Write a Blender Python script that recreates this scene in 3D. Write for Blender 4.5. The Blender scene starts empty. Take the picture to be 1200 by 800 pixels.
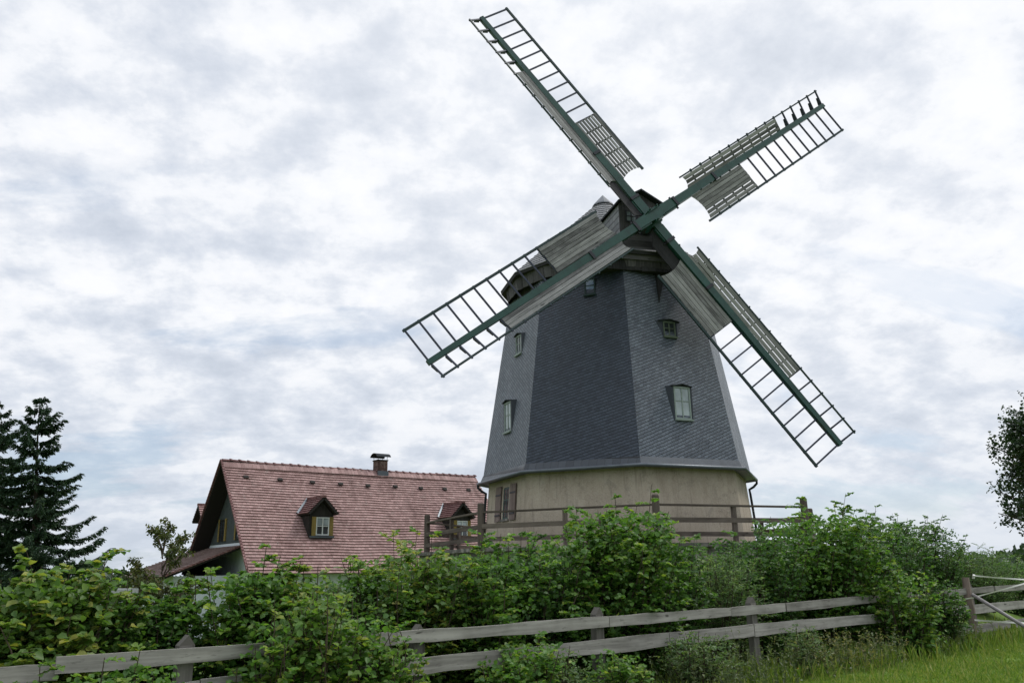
import bpy, math
import numpy as np
from mathutils import Matrix, Vector
R_ = math.radians
A_ = lambda *v: np.array(v, float)
scene = bpy.context.scene
col = scene.collection
rng = np.random.default_rng(7)

# ------------------------------------------------------------------ camera
EYE = 1.6
FPX, PITCH, ROLL = 942.7, 0.2762, -0.0181      # focal length in px of a 1200 px wide frame
cp, sp = math.cos(PITCH), math.sin(PITCH)
FWD = A_(0, cp, sp); U0 = A_(0, -sp, cp); R0 = A_(1, 0, 0)
RT = math.cos(ROLL)*R0 + math.sin(ROLL)*U0
UP = -math.sin(ROLL)*R0 + math.cos(ROLL)*U0
cam = bpy.data.cameras.new('camera'); camo = bpy.data.objects.new('camera', cam); col.objects.link(camo)
cam.sensor_width = 36; cam.lens = FPX/1200*36; cam.clip_start = .1; cam.clip_end = 9000
camo.matrix_world = Matrix(((RT[0], UP[0], -FWD[0], 0), (RT[1], UP[1], -FWD[1], 0), (RT[2], UP[2], -FWD[2], EYE), (0, 0, 0, 1)))
scene.camera = camo

def ray(x, y): return FWD + RT*(x-600)/FPX - UP*(y-400)/FPX
def at(x, y, Y):                     # point seen at photo pixel x, y that lies Y metres ahead
    d = ray(x, y); return d*Y/d[1] + A_(0, 0, EYE)
def hit(x, y, P0, n):
    d = ray(x, y); o = A_(0, 0, EYE); return o + d*((P0-o) @ n)/(d @ n)

# ------------------------------------------------------------------ sky, sun, exposure
SUN_EL, SUN_AZ = R_(54), R_(62)      # azimuth measured from +Y towards +X
world = bpy.data.worlds.new('World'); scene.world = world; world.use_nodes = True
nt = world.node_tree; nt.nodes.clear()
def N(t, kind, **kw):
    n = t.nodes.new(kind)
    for k, v in kw.items():
        if k.startswith('i_'): n.inputs[k[2:].replace('_', ' ')].default_value = v
        else: setattr(n, k, v)
    return n
def math_(t, op, a, b=None, clamp=False):
    n = t.nodes.new('ShaderNodeMath'); n.operation = op; n.use_clamp = clamp
    for i, s in enumerate((a, b)):
        if s is None: continue
        if isinstance(s, (int, float)): n.inputs[i].default_value = s
        else: t.links.new(s, n.inputs[i])
    return n.outputs[0]
def ramp(t, fac, stops, interp='LINEAR'):
    n = t.nodes.new('ShaderNodeValToRGB'); n.color_ramp.interpolation = interp
    els = n.color_ramp.elements
    while len(els) < len(stops): els.new(.5)
    for e, (p, c) in zip(els, stops):
        e.position = p; e.color = (c[0], c[1], c[2], 1) if hasattr(c, '__len__') else (c, c, c, 1)
    t.links.new(fac, n.inputs[0]); return n.outputs[0]
def mixc(t, fac, a, b, mode='MIX'):
    n = t.nodes.new('ShaderNodeMix'); n.data_type = 'RGBA'; n.blend_type = mode
    for s, i in ((fac, 0), (a, 6), (b, 7)):
        if isinstance(s, (int, float)): n.inputs[i].default_value = s
        elif isinstance(s, (tuple, list)): n.inputs[i].default_value = (s[0], s[1], s[2], 1)
        else: t.links.new(s, n.inputs[i])
    return n.outputs[2]
def noise(t, vec, scale, detail=4, rough=.5, dist=0., out='Fac'):
    n = t.nodes.new('ShaderNodeTexNoise')
    n.inputs['Scale'].default_value = scale; n.inputs['Detail'].default_value = detail
    n.inputs['Roughness'].default_value = rough; n.inputs['Distortion'].default_value = dist
    if vec is not None: t.links.new(vec, n.inputs['Vector'])
    return n.outputs[out]
def mapping(t, vec, scale=(1, 1, 1), loc=(0, 0, 0), rot=(0, 0, 0)):
    n = t.nodes.new('ShaderNodeMapping')
    n.inputs['Scale'].default_value = scale; n.inputs['Location'].default_value = loc; n.inputs['Rotation'].default_value = rot
    t.links.new(vec, n.inputs['Vector']); return n.outputs[0]

sky = N(nt, 'ShaderNodeTexSky', sky_type='NISHITA', sun_disc=False, sun_elevation=SUN_EL, sun_rotation=SUN_AZ)
tc = nt.nodes.new('ShaderNodeTexCoord')
sep = nt.nodes.new('ShaderNodeSeparateXYZ'); nt.links.new(tc.outputs['Generated'], sep.inputs[0])
zc = math_(nt, 'ADD', math_(nt, 'MAXIMUM', sep.outputs[2], 0.0), .36)
comb = nt.nodes.new('ShaderNodeCombineXYZ')
nt.links.new(math_(nt, 'DIVIDE', sep.outputs[0], zc), comb.inputs[0])
nt.links.new(math_(nt, 'DIVIDE', sep.outputs[1], zc), comb.inputs[1])
cl = mapping(nt, comb.outputs[0], (1, 1.0, 1), (3.1, .7, 0), (0, 0, R_(-12)))
n1 = noise(nt, cl, 8.5, 10, .60, .05)
n4 = noise(nt, mapping(nt, cl, (.8, 1.25, 1), (1.7, 9.3, 0)), 3.9, 7, .56, .1)
n2 = noise(nt, mapping(nt, cl, (1, 1, 1), (11, 4, 0)), 1.7, 3, .5, .2)
n3 = noise(nt, mapping(nt, cl, (.6, 1.4, 1), (5, 21, 0)), 1.9, 7, .6, .2)
dotn = nt.nodes.new('ShaderNodeVectorMath'); dotn.operation = 'DOT_PRODUCT'
nt.links.new(tc.outputs['Generated'], dotn.inputs[0])
GL_EL, GL_AZ = R_(34), R_(14)       # the thinnest, brightest part of the cloud sheet
dotn.inputs[1].default_value = (math.sin(GL_AZ)*math.cos(GL_EL), math.cos(GL_AZ)*math.cos(GL_EL), math.sin(GL_EL))
glow = ramp(nt, math_(nt, 'MAXIMUM', dotn.outputs['Value'], 0.0), [(.55, 0.0), (.82, .22), (1.0, .8)], 'EASE')
dens = math_(nt, 'ADD', math_(nt, 'MULTIPLY', n1, .50), math_(nt, 'ADD', math_(nt, 'MULTIPLY', n2, .20), math_(nt, 'MULTIPLY', n4, .30)))
dens = math_(nt, 'ADD', dens, math_(nt, 'MULTIPLY', glow, .06))
K = 10.0
cc = ramp(nt, dens, [(.40, (.485, .535, .62)), (.465, (.575, .62, .70)), (.51, (.665, .70, .765)), (.555, (.785, .805, .845)), (.61, (.84, .85, .875))])
cc = mixc(nt, math_(nt, 'MULTIPLY', glow, .30), cc, (.90, .91, .93))
gap = ramp(nt, n3, [(.535, 0.0), (.60, .85)])
gap = math_(nt, 'MULTIPLY', gap, ramp(nt, sep.outputs[2], [(.0, .75), (.35, .7), (.5, .0)]))
gap = math_(nt, 'MULTIPLY', gap, math_(nt, 'SUBTRACT', 1.0, glow, True))
sc_ = nt.nodes.new('ShaderNodeVectorMath'); sc_.operation = 'SCALE'; sc_.inputs['Scale'].default_value = K
nt.links.new(cc, sc_.inputs[0])
haz = ramp(nt, sep.outputs[2], [(.0, .65), (.12, .2), (.3, .0)])
cloud = mixc(nt, haz, sc_.outputs[0], (.52*K, .58*K, .66*K))
skyb = nt.nodes.new('ShaderNodeVectorMath'); skyb.operation = 'SCALE'; skyb.inputs['Scale'].default_value = 1.0
nt.links.new(sky.outputs[0], skyb.inputs[0])
skyv = mixc(nt, .45, skyb.outputs[0], (.36*K, .50*K, .68*K))
final = mixc(nt, gap, cloud, skyv)
zen = nt.nodes.new('ShaderNodeVectorMath'); zen.operation = 'SCALE'     # an overcast sky is brightest overhead
nt.links.new(final, zen.inputs[0]); nt.links.new(ramp(nt, sep.outputs[2], [(.62, .5), (.95, 1.0)]), zen.inputs['Scale'])
zen2 = nt.nodes.new('ShaderNodeVectorMath'); zen2.operation = 'SCALE'; nt.links.new(zen.outputs[0], zen2.inputs[0]); zen2.inputs['Scale'].default_value = 2.0  # unchanged in view
final = zen2.outputs[0]
bg = nt.nodes.new('ShaderNodeBackground'); bg.inputs['Strength'].default_value = .1
nt.links.new(final, bg.inputs[0])
wo = nt.nodes.new('ShaderNodeOutputWorld'); nt.links.new(bg.outputs[0], wo.inputs[0])

sl = bpy.data.lights.new('sun', 'SUN'); sl.energy = 1.5; sl.angle = R_(14); sl.color = (1, .965, .91)
so = bpy.data.objects.new('sun', sl); col.objects.link(so)
sd = Vector((math.sin(SUN_AZ)*math.cos(SUN_EL), math.cos(SUN_AZ)*math.cos(SUN_EL), math.sin(SUN_EL)))
so.rotation_euler = sd.to_track_quat('Z', 'Y').to_euler(); so.location = (20, 0, 40)
vs = scene.view_settings
vs.view_transform = 'Standard'; vs.look = 'None'; vs.exposure = 0.22; vs.gamma = 1; vs.use_curve_mapping = False
scene.cycles.max_bounces = 6; scene.cycles.use_denoising = True

# ------------------------------------------------------------------ materials
def mat(name):
    m = bpy.data.materials.new(name); m.use_nodes = True
    t = m.node_tree; b = t.nodes['Principled BSDF']; return m, t, b
def setin(t, b, key, v):
    if isinstance(v, (int, float)): b.inputs[key].default_value = v
    elif isinstance(v, (tuple, list)): b.inputs[key].default_value = (v[0], v[1], v[2], 1)
    else: t.links.new(v, b.inputs[key])
def bump(t, b, h, strength=.4, dist=.02):
    n = t.nodes.new('ShaderNodeBump'); n.inputs['Strength'].default_value = strength; n.inputs['Distance'].default_value = dist
    t.links.new(h, n.inputs['Height']); t.links.new(n.outputs[0], b.inputs['Normal'])
def uv(t): return t.nodes.new('ShaderNodeTexCoord').outputs['UV']
def ob(t): return t.nodes.new('ShaderNodeTexCoord').outputs['Object']
def attr(t, n='tone'):
    a = t.nodes.new('ShaderNodeAttribute'); a.attribute_name = n; return a.outputs['Fac']

def wood(name, dark, light, grain=1.0, rough=.85, tonevar=.5, spec=.2):
    m, t, b = mat(name); u = uv(t)
    g = noise(t, mapping(t, u, (1.0*grain, 17*grain, 1)), 1.0, 5, .6, .5)
    blot = noise(t, u, 2.3, 5, .6)
    f = math_(t, 'ADD', math_(t, 'MULTIPLY', g, .65), math_(t, 'MULTIPLY', blot, .35))
    f = math_(t, 'ADD', f, math_(t, 'MULTIPLY', math_(t, 'SUBTRACT', attr(t), .5), tonevar*.5))
    c = ramp(t, f, [(.32, dark), (.68, light)])
    spk = noise(t, mapping(t, u, (7*grain, 26*grain, 1)), 1.0, 3, .7)
    c = mixc(t, ramp(t, spk, [(.58, 0.), (.70, .45)]), c, tuple(x*.7 for x in dark))
    knots = noise(t, mapping(t, u, (3.0, 9, 1)), 1.0, 2, .5)
    c = mixc(t, ramp(t, knots, [(.69, 0.), (.74, .8)]), c, tuple(x*.45 for x in dark))
    setin(t, b, 'Base Color', c); setin(t, b, 'Roughness', rough); b.inputs['Specular IOR Level'].default_value = spec
    bump(t, b, g, .35, .006); return m
def paint(name, c, rough=.5, var=.25, spec=.4, metal=0.):
    m, t, b = mat(name); o = ob(t)
    n = noise(t, o, 3.0, 6, .65); n2 = noise(t, o, 22, 3, .5)
    f = math_(t, 'ADD', math_(t, 'MULTIPLY', n, .7), math_(t, 'MULTIPLY', n2, .3))
    setin(t, b, 'Base Color', ramp(t, f, [(.3, tuple(x*(1-var) for x in c)), (.7, tuple(min(1, x*(1+var)) for x in c))]))
    setin(t, b, 'Roughness', rough); b.inputs['Specular IOR Level'].default_value = spec; b.inputs['Metallic'].default_value = metal
    bump(t, b, n2, .1, .005); return m

def slate(name, c_d, c_l, rot, weather, bw=.155, rh=.095, rough=(.38, .62), spec=.45):
    m, t, b = mat(name); u = uv(t); o = ob(t)
    wob = noise(t, mapping(t, u, (6, 6, 6)), 1.0, 2, .5, out='Color')
    wv = t.nodes.new('ShaderNodeVectorMath'); wv.operation = 'MULTIPLY_ADD'
    t.links.new(wob, wv.inputs[0]); wv.inputs[1].default_value = (.06, .045, 0); t.links.new(u, wv.inputs[2])
    mp = mapping(t, wv.outputs[0], (1, 1, 1), (0, 0, 0), (0, 0, rot))
    br = t.nodes.new('ShaderNodeTexBrick')
    t.links.new(mp, br.inputs['Vector'])
    br.inputs['Scale'].default_value = 1; br.inputs['Brick Width'].default_value = bw; br.inputs['Row Height'].default_value = rh
    br.inputs['Mortar Size'].default_value = .007; br.inputs['Mortar Smooth'].default_value = .3; br.offset = .5
    br.inputs['Color1'].default_value = (0, 0, 0, 1); br.inputs['Color2'].default_value = (1, 1, 1, 1); br.inputs['Mortar'].default_value = (.5, .5, .5, 1)
    br.inputs['Bias'].default_value = 0
    # each slate thickens towards its lower edge
    s = t.nodes.new('ShaderNodeSeparateXYZ'); t.links.new(mp, s.inputs[0])
    saw = math_(t, 'FRACT', math_(t, 'DIVIDE', s.outputs[1], rh))
    st1 = noise(t, o, .55, 5, .62, .5); st2 = noise(t, mapping(t, o, (3.2, 3.2, .7)), 1.0, 6, .7)
    f = math_(t, 'ADD', math_(t, 'MULTIPLY', br.outputs['Color'], .28), math_(t, 'MULTIPLY', st2, .5))
    f = math_(t, 'ADD', f, math_(t, 'MULTIPLY', math_(t, 'SUBTRACT', st1, .5), weather))
    c = ramp(t, f, [(.12, c_d), (.62, c_l)])
    lap_shade = ramp(t, saw, [(0.0, .10), (.13, .35), (.30, 1.0)])  # shadow line painted along the lower edge of each course
    c = mixc(t, 1.0, c, lap_shade, 'MULTIPLY')
    c = mixc(t, math_(t, 'MULTIPLY', br.outputs['Fac'], .65), c, tuple(x*.35 for x in c_d))
    setin(t, b, 'Base Color', c)
    setin(t, b, 'Roughness', ramp(t, st2, [(.3, rough[0]), (.7, rough[1])])); b.inputs['Specular IOR Level'].default_value = spec
    h = math_(t, 'SUBTRACT', math_(t, 'SUBTRACT', 1.0, math_(t, 'MULTIPLY', saw, .8)), math_(t, 'MULTIPLY', br.outputs['Fac'], .5))
    h = math_(t, 'ADD', h, math_(t, 'MULTIPLY', br.outputs['Color'], .35))
    bump(t, b, h, .75, .02); return m

M = {}
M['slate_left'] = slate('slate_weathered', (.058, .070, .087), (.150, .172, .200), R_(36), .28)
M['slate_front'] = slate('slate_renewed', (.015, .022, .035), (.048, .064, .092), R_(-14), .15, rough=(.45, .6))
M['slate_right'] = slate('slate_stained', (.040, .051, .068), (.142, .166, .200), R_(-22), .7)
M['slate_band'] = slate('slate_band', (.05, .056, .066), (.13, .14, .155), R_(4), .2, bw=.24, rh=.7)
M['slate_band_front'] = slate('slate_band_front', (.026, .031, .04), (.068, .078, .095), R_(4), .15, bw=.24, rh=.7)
M['slate_cap'] = slate('slate_cap', (.075, .08, .088), (.24, .245, .25), 0, .5, bw=.30, rh=.20)
M['lead'] = paint('lead_flashing', (.085, .095, .11), .45, .3, .5)
M['zinc'] = paint('zinc', (.10, .115, .13), .42, .25, .5, .55)
M['zinc_dark'] = paint('zinc_dark', (.032, .036, .040), .8, .25, .12, .0)
M['oldgreen'] = paint('old_green_frame', (.085, .105, .075), .6, .3)
M['green'] = paint('green_paint', (.013, .056, .043), .42, .4, .45)
M['green_dark'] = paint('green_dark', (.010, .030, .028), .5, .3, .4)
M['iron'] = paint('iron', (.022, .024, .03), .5, .3, .4)
M['sailbar'] = paint('sail_bar_paint', (.020, .026, .05), .5, .3, .4)
M['board'] = wood('weathered_board', (.085, .083, .082), (.315, .308, .302), 1.0, .88, .55)
M['capboard'] = wood('cap_board', (.042, .039, .042), (.115, .108, .114), 1.0, .8, .6)
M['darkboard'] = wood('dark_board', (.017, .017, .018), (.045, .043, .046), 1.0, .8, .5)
M['fence'] = wood('fence_wood', (.11, .102, .09), (.40, .38, .345), .9, .9, .5)
M['fencepost'] = wood('fence_post_wood', (.05, .045, .038), (.19, .178, .158), .9, .9, .4)
M['rail'] = wood('rail_wood', (.055, .043, .036), (.165, .135, .115), .8, .85, .5)
M['postred'] = wood('post_wood', (.10, .075, .062), (.30, .235, .20), .8, .9, .5)
M['shutter'] = wood('faded_shutter', (.13, .098, .086), (.27, .215, .19), 1.0, .8, .3)
M['yellow'] = wood('yellow_shutter', (.11, .08, .025), (.26, .19, .055), 1.0, .7, .3)
M['darkwood'] = wood('house_dark_wood', (.014, .013, .012), (.038, .034, .03), 1.0, .8, .4)
M['white'] = paint('white_frame', (.52, .54, .53), .5, .12)
M['palegreen'] = paint('pale_green_frame', (.23, .27, .25), .55, .2)
M['whitewall'] = paint('white_wall', (.62, .66, .70), .85, .1, .2)
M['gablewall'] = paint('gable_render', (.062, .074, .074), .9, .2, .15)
M['tape'] = paint('white_tape', (.72, .70, .66), .6, .1, .3)
M['pole'] = paint('grey_pole', (.21, .195, .19), .55, .2, .4)
M['bark'] = paint('bark', (.075, .058, .042), .9, .4, .1)
M['sprucebark'] = paint('spruce_bark', (.05, .04, .033), .9, .4, .1)
M['shedroof'] = paint('shed_roof', (.30, .31, .32), .6, .15, .3)

def glassmat(name, c, rough=.06):
    m, t, b = mat(name); o = ob(t)
    n = noise(t, o, 1.6, 3, .5)
    setin(t, b, 'Base Color', ramp(t, n, [(.35, tuple(x*.7 for x in c)), (.65, tuple(x*1.25 for x in c))]))
    setin(t, b, 'Roughness', rough); b.inputs['Specular IOR Level'].default_value = .8
    bump(t, b, noise(t, o, 3.0, 2, .5), .12, .02); return m
M['glass'] = glassmat('window_glass', (.03, .036, .042))
M['skyglass'] = glassmat('painted_sky_glass', (.20, .26, .40), .1)  # pale blue base colour paints the sky's reflection into the panes
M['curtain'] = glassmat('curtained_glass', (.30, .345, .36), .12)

def plaster():
    m, t, b = mat('beige_render'); o = ob(t)
    n1 = noise(t, mapping(t, o, (1, 1, .55)), 1.1, 6, .65, .3); n2 = noise(t, o, 26, 4, .6)
    st = noise(t, mapping(t, o, (5, 5, .35)), 1.0, 5, .65)
    f = math_(t, 'ADD', math_(t, 'MULTIPLY', n1, .5), math_(t, 'ADD', math_(t, 'MULTIPLY', n2, .28), math_(t, 'MULTIPLY', st, .22)))
    c = ramp(t, f, [(.33, (.265, .222, .172)), (.5, (.40, .342, .27)), (.66, (.475, .417, .337))])
    pk = noise(t, mapping(t, o, (1, 1, .8)), 2.6, 8, .72, .8)                 # flaked and patched places
    c = mixc(t, ramp(t, pk, [(.57, 0.), (.62, .35)]), c, (.19, .175, .15))
    c = mixc(t, ramp(t, pk, [(.33, .4), (.39, 0.)]), c, (.42, .40, .345))
    ck = t.nodes.new('ShaderNodeTexVoronoi'); ck.feature = 'DISTANCE_TO_EDGE'; ck.inputs['Scale'].default_value = .75
    wv = t.nodes.new('ShaderNodeVectorMath'); wv.operation = 'MULTIPLY_ADD'; t.links.new(noise(t, o, 2.2, 5, .6, out='Color'), wv.inputs[0])
    wv.inputs[1].default_value = (.9, .9, .9); t.links.new(o, wv.inputs[2]); t.links.new(wv.outputs[0], ck.inputs['Vector'])
    c = mixc(t, ramp(t, ck.outputs['Distance'], [(.002, .35), (.008, 0.)]), c, (.10, .09, .075))
    run = noise(t, mapping(t, o, (9, 9, .22)), 1.0, 4, .6)
    c = mixc(t, ramp(t, run, [(.56, 0.), (.70, .45)]), c, (.155, .14, .118))
    setin(t, b, 'Base Color', c); setin(t, b, 'Roughness', .92); b.inputs['Specular IOR Level'].default_value = .15
    bump(t, b, n2, .6, .03); return m
M['plaster'] = plaster()
def stonewall():
    m, t, b = mat('rubble_stone'); o = ob(t)
    v = t.nodes.new('ShaderNodeTexVoronoi'); v.inputs['Scale'].default_value = 3.4; t.links.new(mapping(t, o, (1, 1, 1.6)), v.inputs['Vector'])
    n = noise(t, o, 9, 5, .6)
    c = mixc(t, ramp(t, v.outputs['Distance'], [(.25, 0.), (.6, 1.)]), ramp(t, n, [(.3, (.16, .145, .125)), (.7, (.34, .32, .29))]), (.09, .085, .075))
    setin(t, b, 'Base Color', c); setin(t, b, 'Roughness', .9); bump(t, b, n, .5, .03); return m
M['stone'] = stonewall()

def tilemat(name, c_d, c_l, gauge, tw=.175):
    m, t, b = mat(name); u = uv(t); o = ob(t)
    br = t.nodes.new('ShaderNodeTexBrick'); t.links.new(u, br.inputs['Vector'])
    br.inputs['Scale'].default_value = 1; br.inputs['Brick Width'].default_value = tw; br.inputs['Row Height'].default_value = gauge
    br.inputs['Mortar Size'].default_value = .006; br.inputs['Mortar Smooth'].default_value = .2; br.offset = .5
    br.inputs['Color1'].default_value = (0, 0, 0, 1); br.inputs['Color2'].default_value = (1, 1, 1, 1); br.inputs['Mortar'].default_value = (.4, .4, .4, 1)
    n1 = noise(t, o, .6, 5, .6, .4); n2 = noise(t, o, 9, 5, .65); row = noise(t, mapping(t, u, (.35, 1/gauge, 1)), 1.0, 3, .6)
    f = math_(t, 'ADD', math_(t, 'MULTIPLY', br.outputs['Color'], .3), math_(t, 'ADD', math_(t, 'MULTIPLY', n2, .32), math_(t, 'MULTIPLY', n1, .42)))
    f = math_(t, 'ADD', f, math_(t, 'MULTIPLY', math_(t, 'SUBTRACT', row, .5), .35))
    c = ramp(t, f, [(.25, c_d), (.75, c_l)])
    stn = noise(t, mapping(t, u, (1.4, .22, 1)), 1.0, 6, .65)      # dark runs down the slope
    c = mixc(t, ramp(t, stn, [(.54, 0.), (.68, .5)]), c, tuple(x*.6 for x in c_d))
    lich = noise(t, o, 4.3, 7, .7)
    c = mixc(t, ramp(t, lich, [(.55, 0.), (.68, .55)]), c, (.36, .30, .27))
    c = mixc(t, math_(t, 'MULTIPLY', br.outputs['Fac'], .55), c, tuple(x*.3 for x in c_d))
    setin(t, b, 'Base Color', c); setin(t, b, 'Roughness', .75); b.inputs['Specular IOR Level'].default_value = .25
    bump(t, b, math_(t, 'ADD', n2, math_(t, 'MULTIPLY', br.outputs['Fac'], -1.0)), .4, .012); return m
M['tile'] = tilemat('roof_tile', (.18, .105, .096), (.42, .275, .256), .165)
M['tile_dark'] = tilemat('roof_tile_dark', (.10, .045, .043), (.22, .115, .108), .15)
M['tile_brown'] = tilemat('roof_tile_brown', (.13, .085, .075), (.29, .215, .195), .165)
M['brick'] = tilemat('chimney_brick', (.06, .035, .03), (.15, .085, .07), .08, .24)

def leafmat(name, c0, c1, c2, trans=.42, rough=.48, spec=.35):
    m, t, b = mat(name)
    c = ramp(t, attr(t), [(0., c0), (.55, c1), (1., c2)])
    setin(t, b, 'Base Color', c); setin(t, b, 'Roughness', rough); b.inputs['Specular IOR Level'].default_value = spec
    tr = t.nodes.new('ShaderNodeBsdfTranslucent'); t.links.new(mixc(t, 1.0, c, (1.5, 1.6, .8), 'MULTIPLY'), tr.inputs[0])
    mx = t.nodes.new('ShaderNodeMixShader'); mx.inputs[0].default_value = trans
    t.links.new(b.outputs[0], mx.inputs[1]); t.links.new(tr.outputs[0], mx.inputs[2])
    t.links.new(mx.outputs[0], t.nodes['Material Output'].inputs[0]); return m
M['hazel'] = leafmat('hazel_leaf', (0.047, 0.117, 0.026), (0.108, 0.216, 0.040), (0.269, 0.328, 0.064))
M['yellowish'] = leafmat('yellowing_leaf', (.058, .130, .030), (.125, .215, .044), (.30, .295, .07))
M['darkleaf'] = leafmat('dark_leaf', (0.033, 0.084, 0.023), (0.070, 0.152, 0.035), (0.152, 0.234, 0.053))
M['fineleaf'] = leafmat('fine_leaf', (0.058, 0.111, 0.041), (0.111, 0.187, 0.070), (0.211, 0.263, 0.105))
M['herb'] = leafmat('herb_leaf', (0.072, 0.098, 0.046), (0.130, 0.163, 0.072), (0.247, 0.215, 0.104))
M['grassblade'] = leafmat('grass_blade', (.08, .145, .026), (.165, .265, .044), (.31, .33, .10), .35)
M['spruce'] = leafmat('spruce_needle', (.020, .045, .024), (.036, .072, .036), (.064, .105, .048), .12, .6, .2)
M['treeleaf'] = leafmat('tree_leaf', (.016, .034, .016), (.028, .055, .022), (.05, .075, .03), .2)
M['brownleaf'] = leafmat('brownish_leaf', (.045, .065, .025), (.085, .105, .038), (.16, .14, .055), .3)

def groundmat():
    m, t, b = mat('meadow'); o = ob(t)
    n = noise(t, o, .5, 6, .6); n2 = noise(t, o, 7, 6, .7)
    f = math_(t, 'ADD', math_(t, 'MULTIPLY', n, .5), math_(t, 'MULTIPLY', n2, .5))
    setin(t, b, 'Base Color', ramp(t, f, [(.3, (.06, .09, .022)), (.5, (.125, .20, .04)), (.7, (.19, .24, .075))]))
    setin(t, b, 'Roughness', .95); b.inputs['Specular IOR Level'].default_value = .1
    bump(t, b, n2, .6, .06); return m
M['ground'] = groundmat()

# ------------------------------------------------------------------ mesh builder
def unit(v): v = np.asarray(v, float); return v/np.linalg.norm(v)
class MB:
    def __init__(s): s.v = []; s.f = []; s.uv = []; s.tone = []; s.mi = []
    def face(s, pts, uvs=None, tone=.5, mi=0):
        i = len(s.v); s.v += [tuple(p) for p in pts]; s.f.append(tuple(range(i, i+len(pts))))
        s.uv += list(uvs) if uvs is not None else [(0, 0)]*len(pts)
        s.tone.append(tone); s.mi.append(mi)
    def hexa(s, P, tone=None, mi=0, grain=2):
        """8 corners P[i][j][k]; grain = axis along which the wood runs"""
        tone = rng.random() if tone is None else tone
        ou, ov = rng.random()*40, rng.random()*40
        P = np.asarray(P, float).reshape(2, 2, 2, 3)
        ext = [np.linalg.norm(P[1, 0, 0]-P[0, 0, 0]), np.linalg.norm(P[0, 1, 0]-P[0, 0, 0]), np.linalg.norm(P[0, 0, 1]-P[0, 0, 0])]
        for ax in range(3):
            a, b = [x for x in range(3) if x != ax]
            for side in (0, 1):
                idx = []
                for (i, j) in ((0, 0), (1, 0), (1, 1), (0, 1)):
                    q = [0, 0, 0]; q[ax] = side; q[a] = i; q[b] = j; idx.append(tuple(q))
                flip = (side == 1) ^ (ax == 1)
                if not flip: idx = idx[::-1]
                uvs = []
                for q in idx:
                    if grain in (a, b):
                        o_ = a if grain == b else b
                        uvs.append((ou+q[grain]*ext[grain], ov+ax*3.3+q[o_]*ext[o_]))
                    else: uvs.append((ou+q[a]*.02, ov+q[b]*ext[b]))
                s.face([P[q] for q in idx], uvs, tone, mi)
    def box(s, O, X, Y, Z, x, y, z, tone=None, mi=0, grain=None):
        if grain is None:
            grain = int(np.argmax([abs(x[1]-x[0]), abs(y[1]-y[0]), abs(z[1]-z[0])]))
        P = [[[O+X*x[i]+Y*y[j]+Z*z[k] for k in (0, 1)] for j in (0, 1)] for i in (0, 1)]
        s.hexa(P, tone, mi, grain)
    def beam(s, p, q, w, t, up=(0, 0, 1), w2=None, t2=None, tone=None, mi=0):
        p, q = np.asarray(p, float), np.asarray(q, float); d = unit(q-p)
        a = np.cross(d, np.asarray(up, float)); a = unit(a); b = np.cross(a, d)
        w2 = w if w2 is None else w2; t2 = t if t2 is None else t2
        P = [[[(p if k == 0 else q)+a*(i-.5)*(w if k == 0 else w2)+b*(j-.5)*(t if k == 0 else t2) for k in (0, 1)] for j in (0, 1)] for i in (0, 1)]
        s.hexa(P, tone, mi, 2)
    def tube(s, pts, rad, n=8, tone=.5, mi=0, cap=True):
        pts = [np.asarray(p, float) for p in pts]
        rad = rad if hasattr(rad, '__len__') else [rad]*len(pts)
        base = len(s.v); prev = None; L = 0
        for i, p in enumerate(pts):
            d = unit(pts[min(i+1, len(pts)-1)]-pts[max(i-1, 0)])
            if prev is None:
                a = np.cross(d, A_(0, 0, 1));
                if np.linalg.norm(a) < .1: a = np.cross(d, A_(1, 0, 0))
            else: a = prev-d*(prev @ d)
            a = unit(a); b = np.cross(d, a); prev = a
            for k in range(n):
                th = 2*math.pi*k/n; s.v.append(tuple(p+rad[i]*(math.cos(th)*a+math.sin(th)*b)))
        for i in range(len(pts)-1):
            for k in range(n):
                k2 = (k+1) % n
                s.f.append((base+i*n+k, base+i*n+k2, base+(i+1)*n+k2, base+(i+1)*n+k))
                s.uv += [(i*.3, k/n*.4), (i*.3, (k+1)/n*.4), (i*.3+.3, (k+1)/n*.4), (i*.3+.3, k/n*.4)]
                s.tone.append(tone); s.mi.append(mi)
        if cap:
            for i0, rev in ((base, True), (base+(len(pts)-1)*n, False)):
                f = list(range(i0, i0+n)); f = f[::-1] if rev else f
                s.f.append(tuple(f)); s.uv += [(0, 0)]*n; s.tone.append(tone); s.mi.append(mi)
    def build(s, name, mats, parent=None, smooth=False, bevel=0):
        if not s.f: return None
        mats = mats if isinstance(mats, (list, tuple)) else [mats]
        me = bpy.data.meshes.new(name)
        off = A_(0, 0, 0)
        if parent is not None:
            r = parent
            while r.parent is not None: r = r.parent
            off = np.array(r.location)
        me.from_pydata([tuple(np.asarray(v)-off) for v in s.v], [], s.f)
        for m in mats: me.materials.append(m)
        u = me.uv_layers.new(name='UVMap'); u.data.foreach_set('uv', np.asarray(s.uv, np.float32).ravel())
        a = me.attributes.new('tone', 'FLOAT', 'FACE'); a.data.foreach_set('value', np.asarray(s.tone, np.float32))
        me.polygons.foreach_set('material_index', np.asarray(s.mi, np.int32))
        if smooth: me.polygons.foreach_set('use_smooth', np.ones(len(s.f), bool))
        me.update()
        o = bpy.data.objects.new(name, me); col.objects.link(o)
        if parent is not None: o.parent = parent
        if bevel:
            bv = o.modifiers.new('bevel', 'BEVEL'); bv.width = bevel; bv.segments = 1; bv.limit_method = 'ANGLE'
        return o
def tag(o, label=None, cat=None, group=None, kind=None):
    for k, v in (('label', label), ('category', cat), ('group', group), ('kind', kind)):
        if v: o[k] = v
    return o
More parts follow.
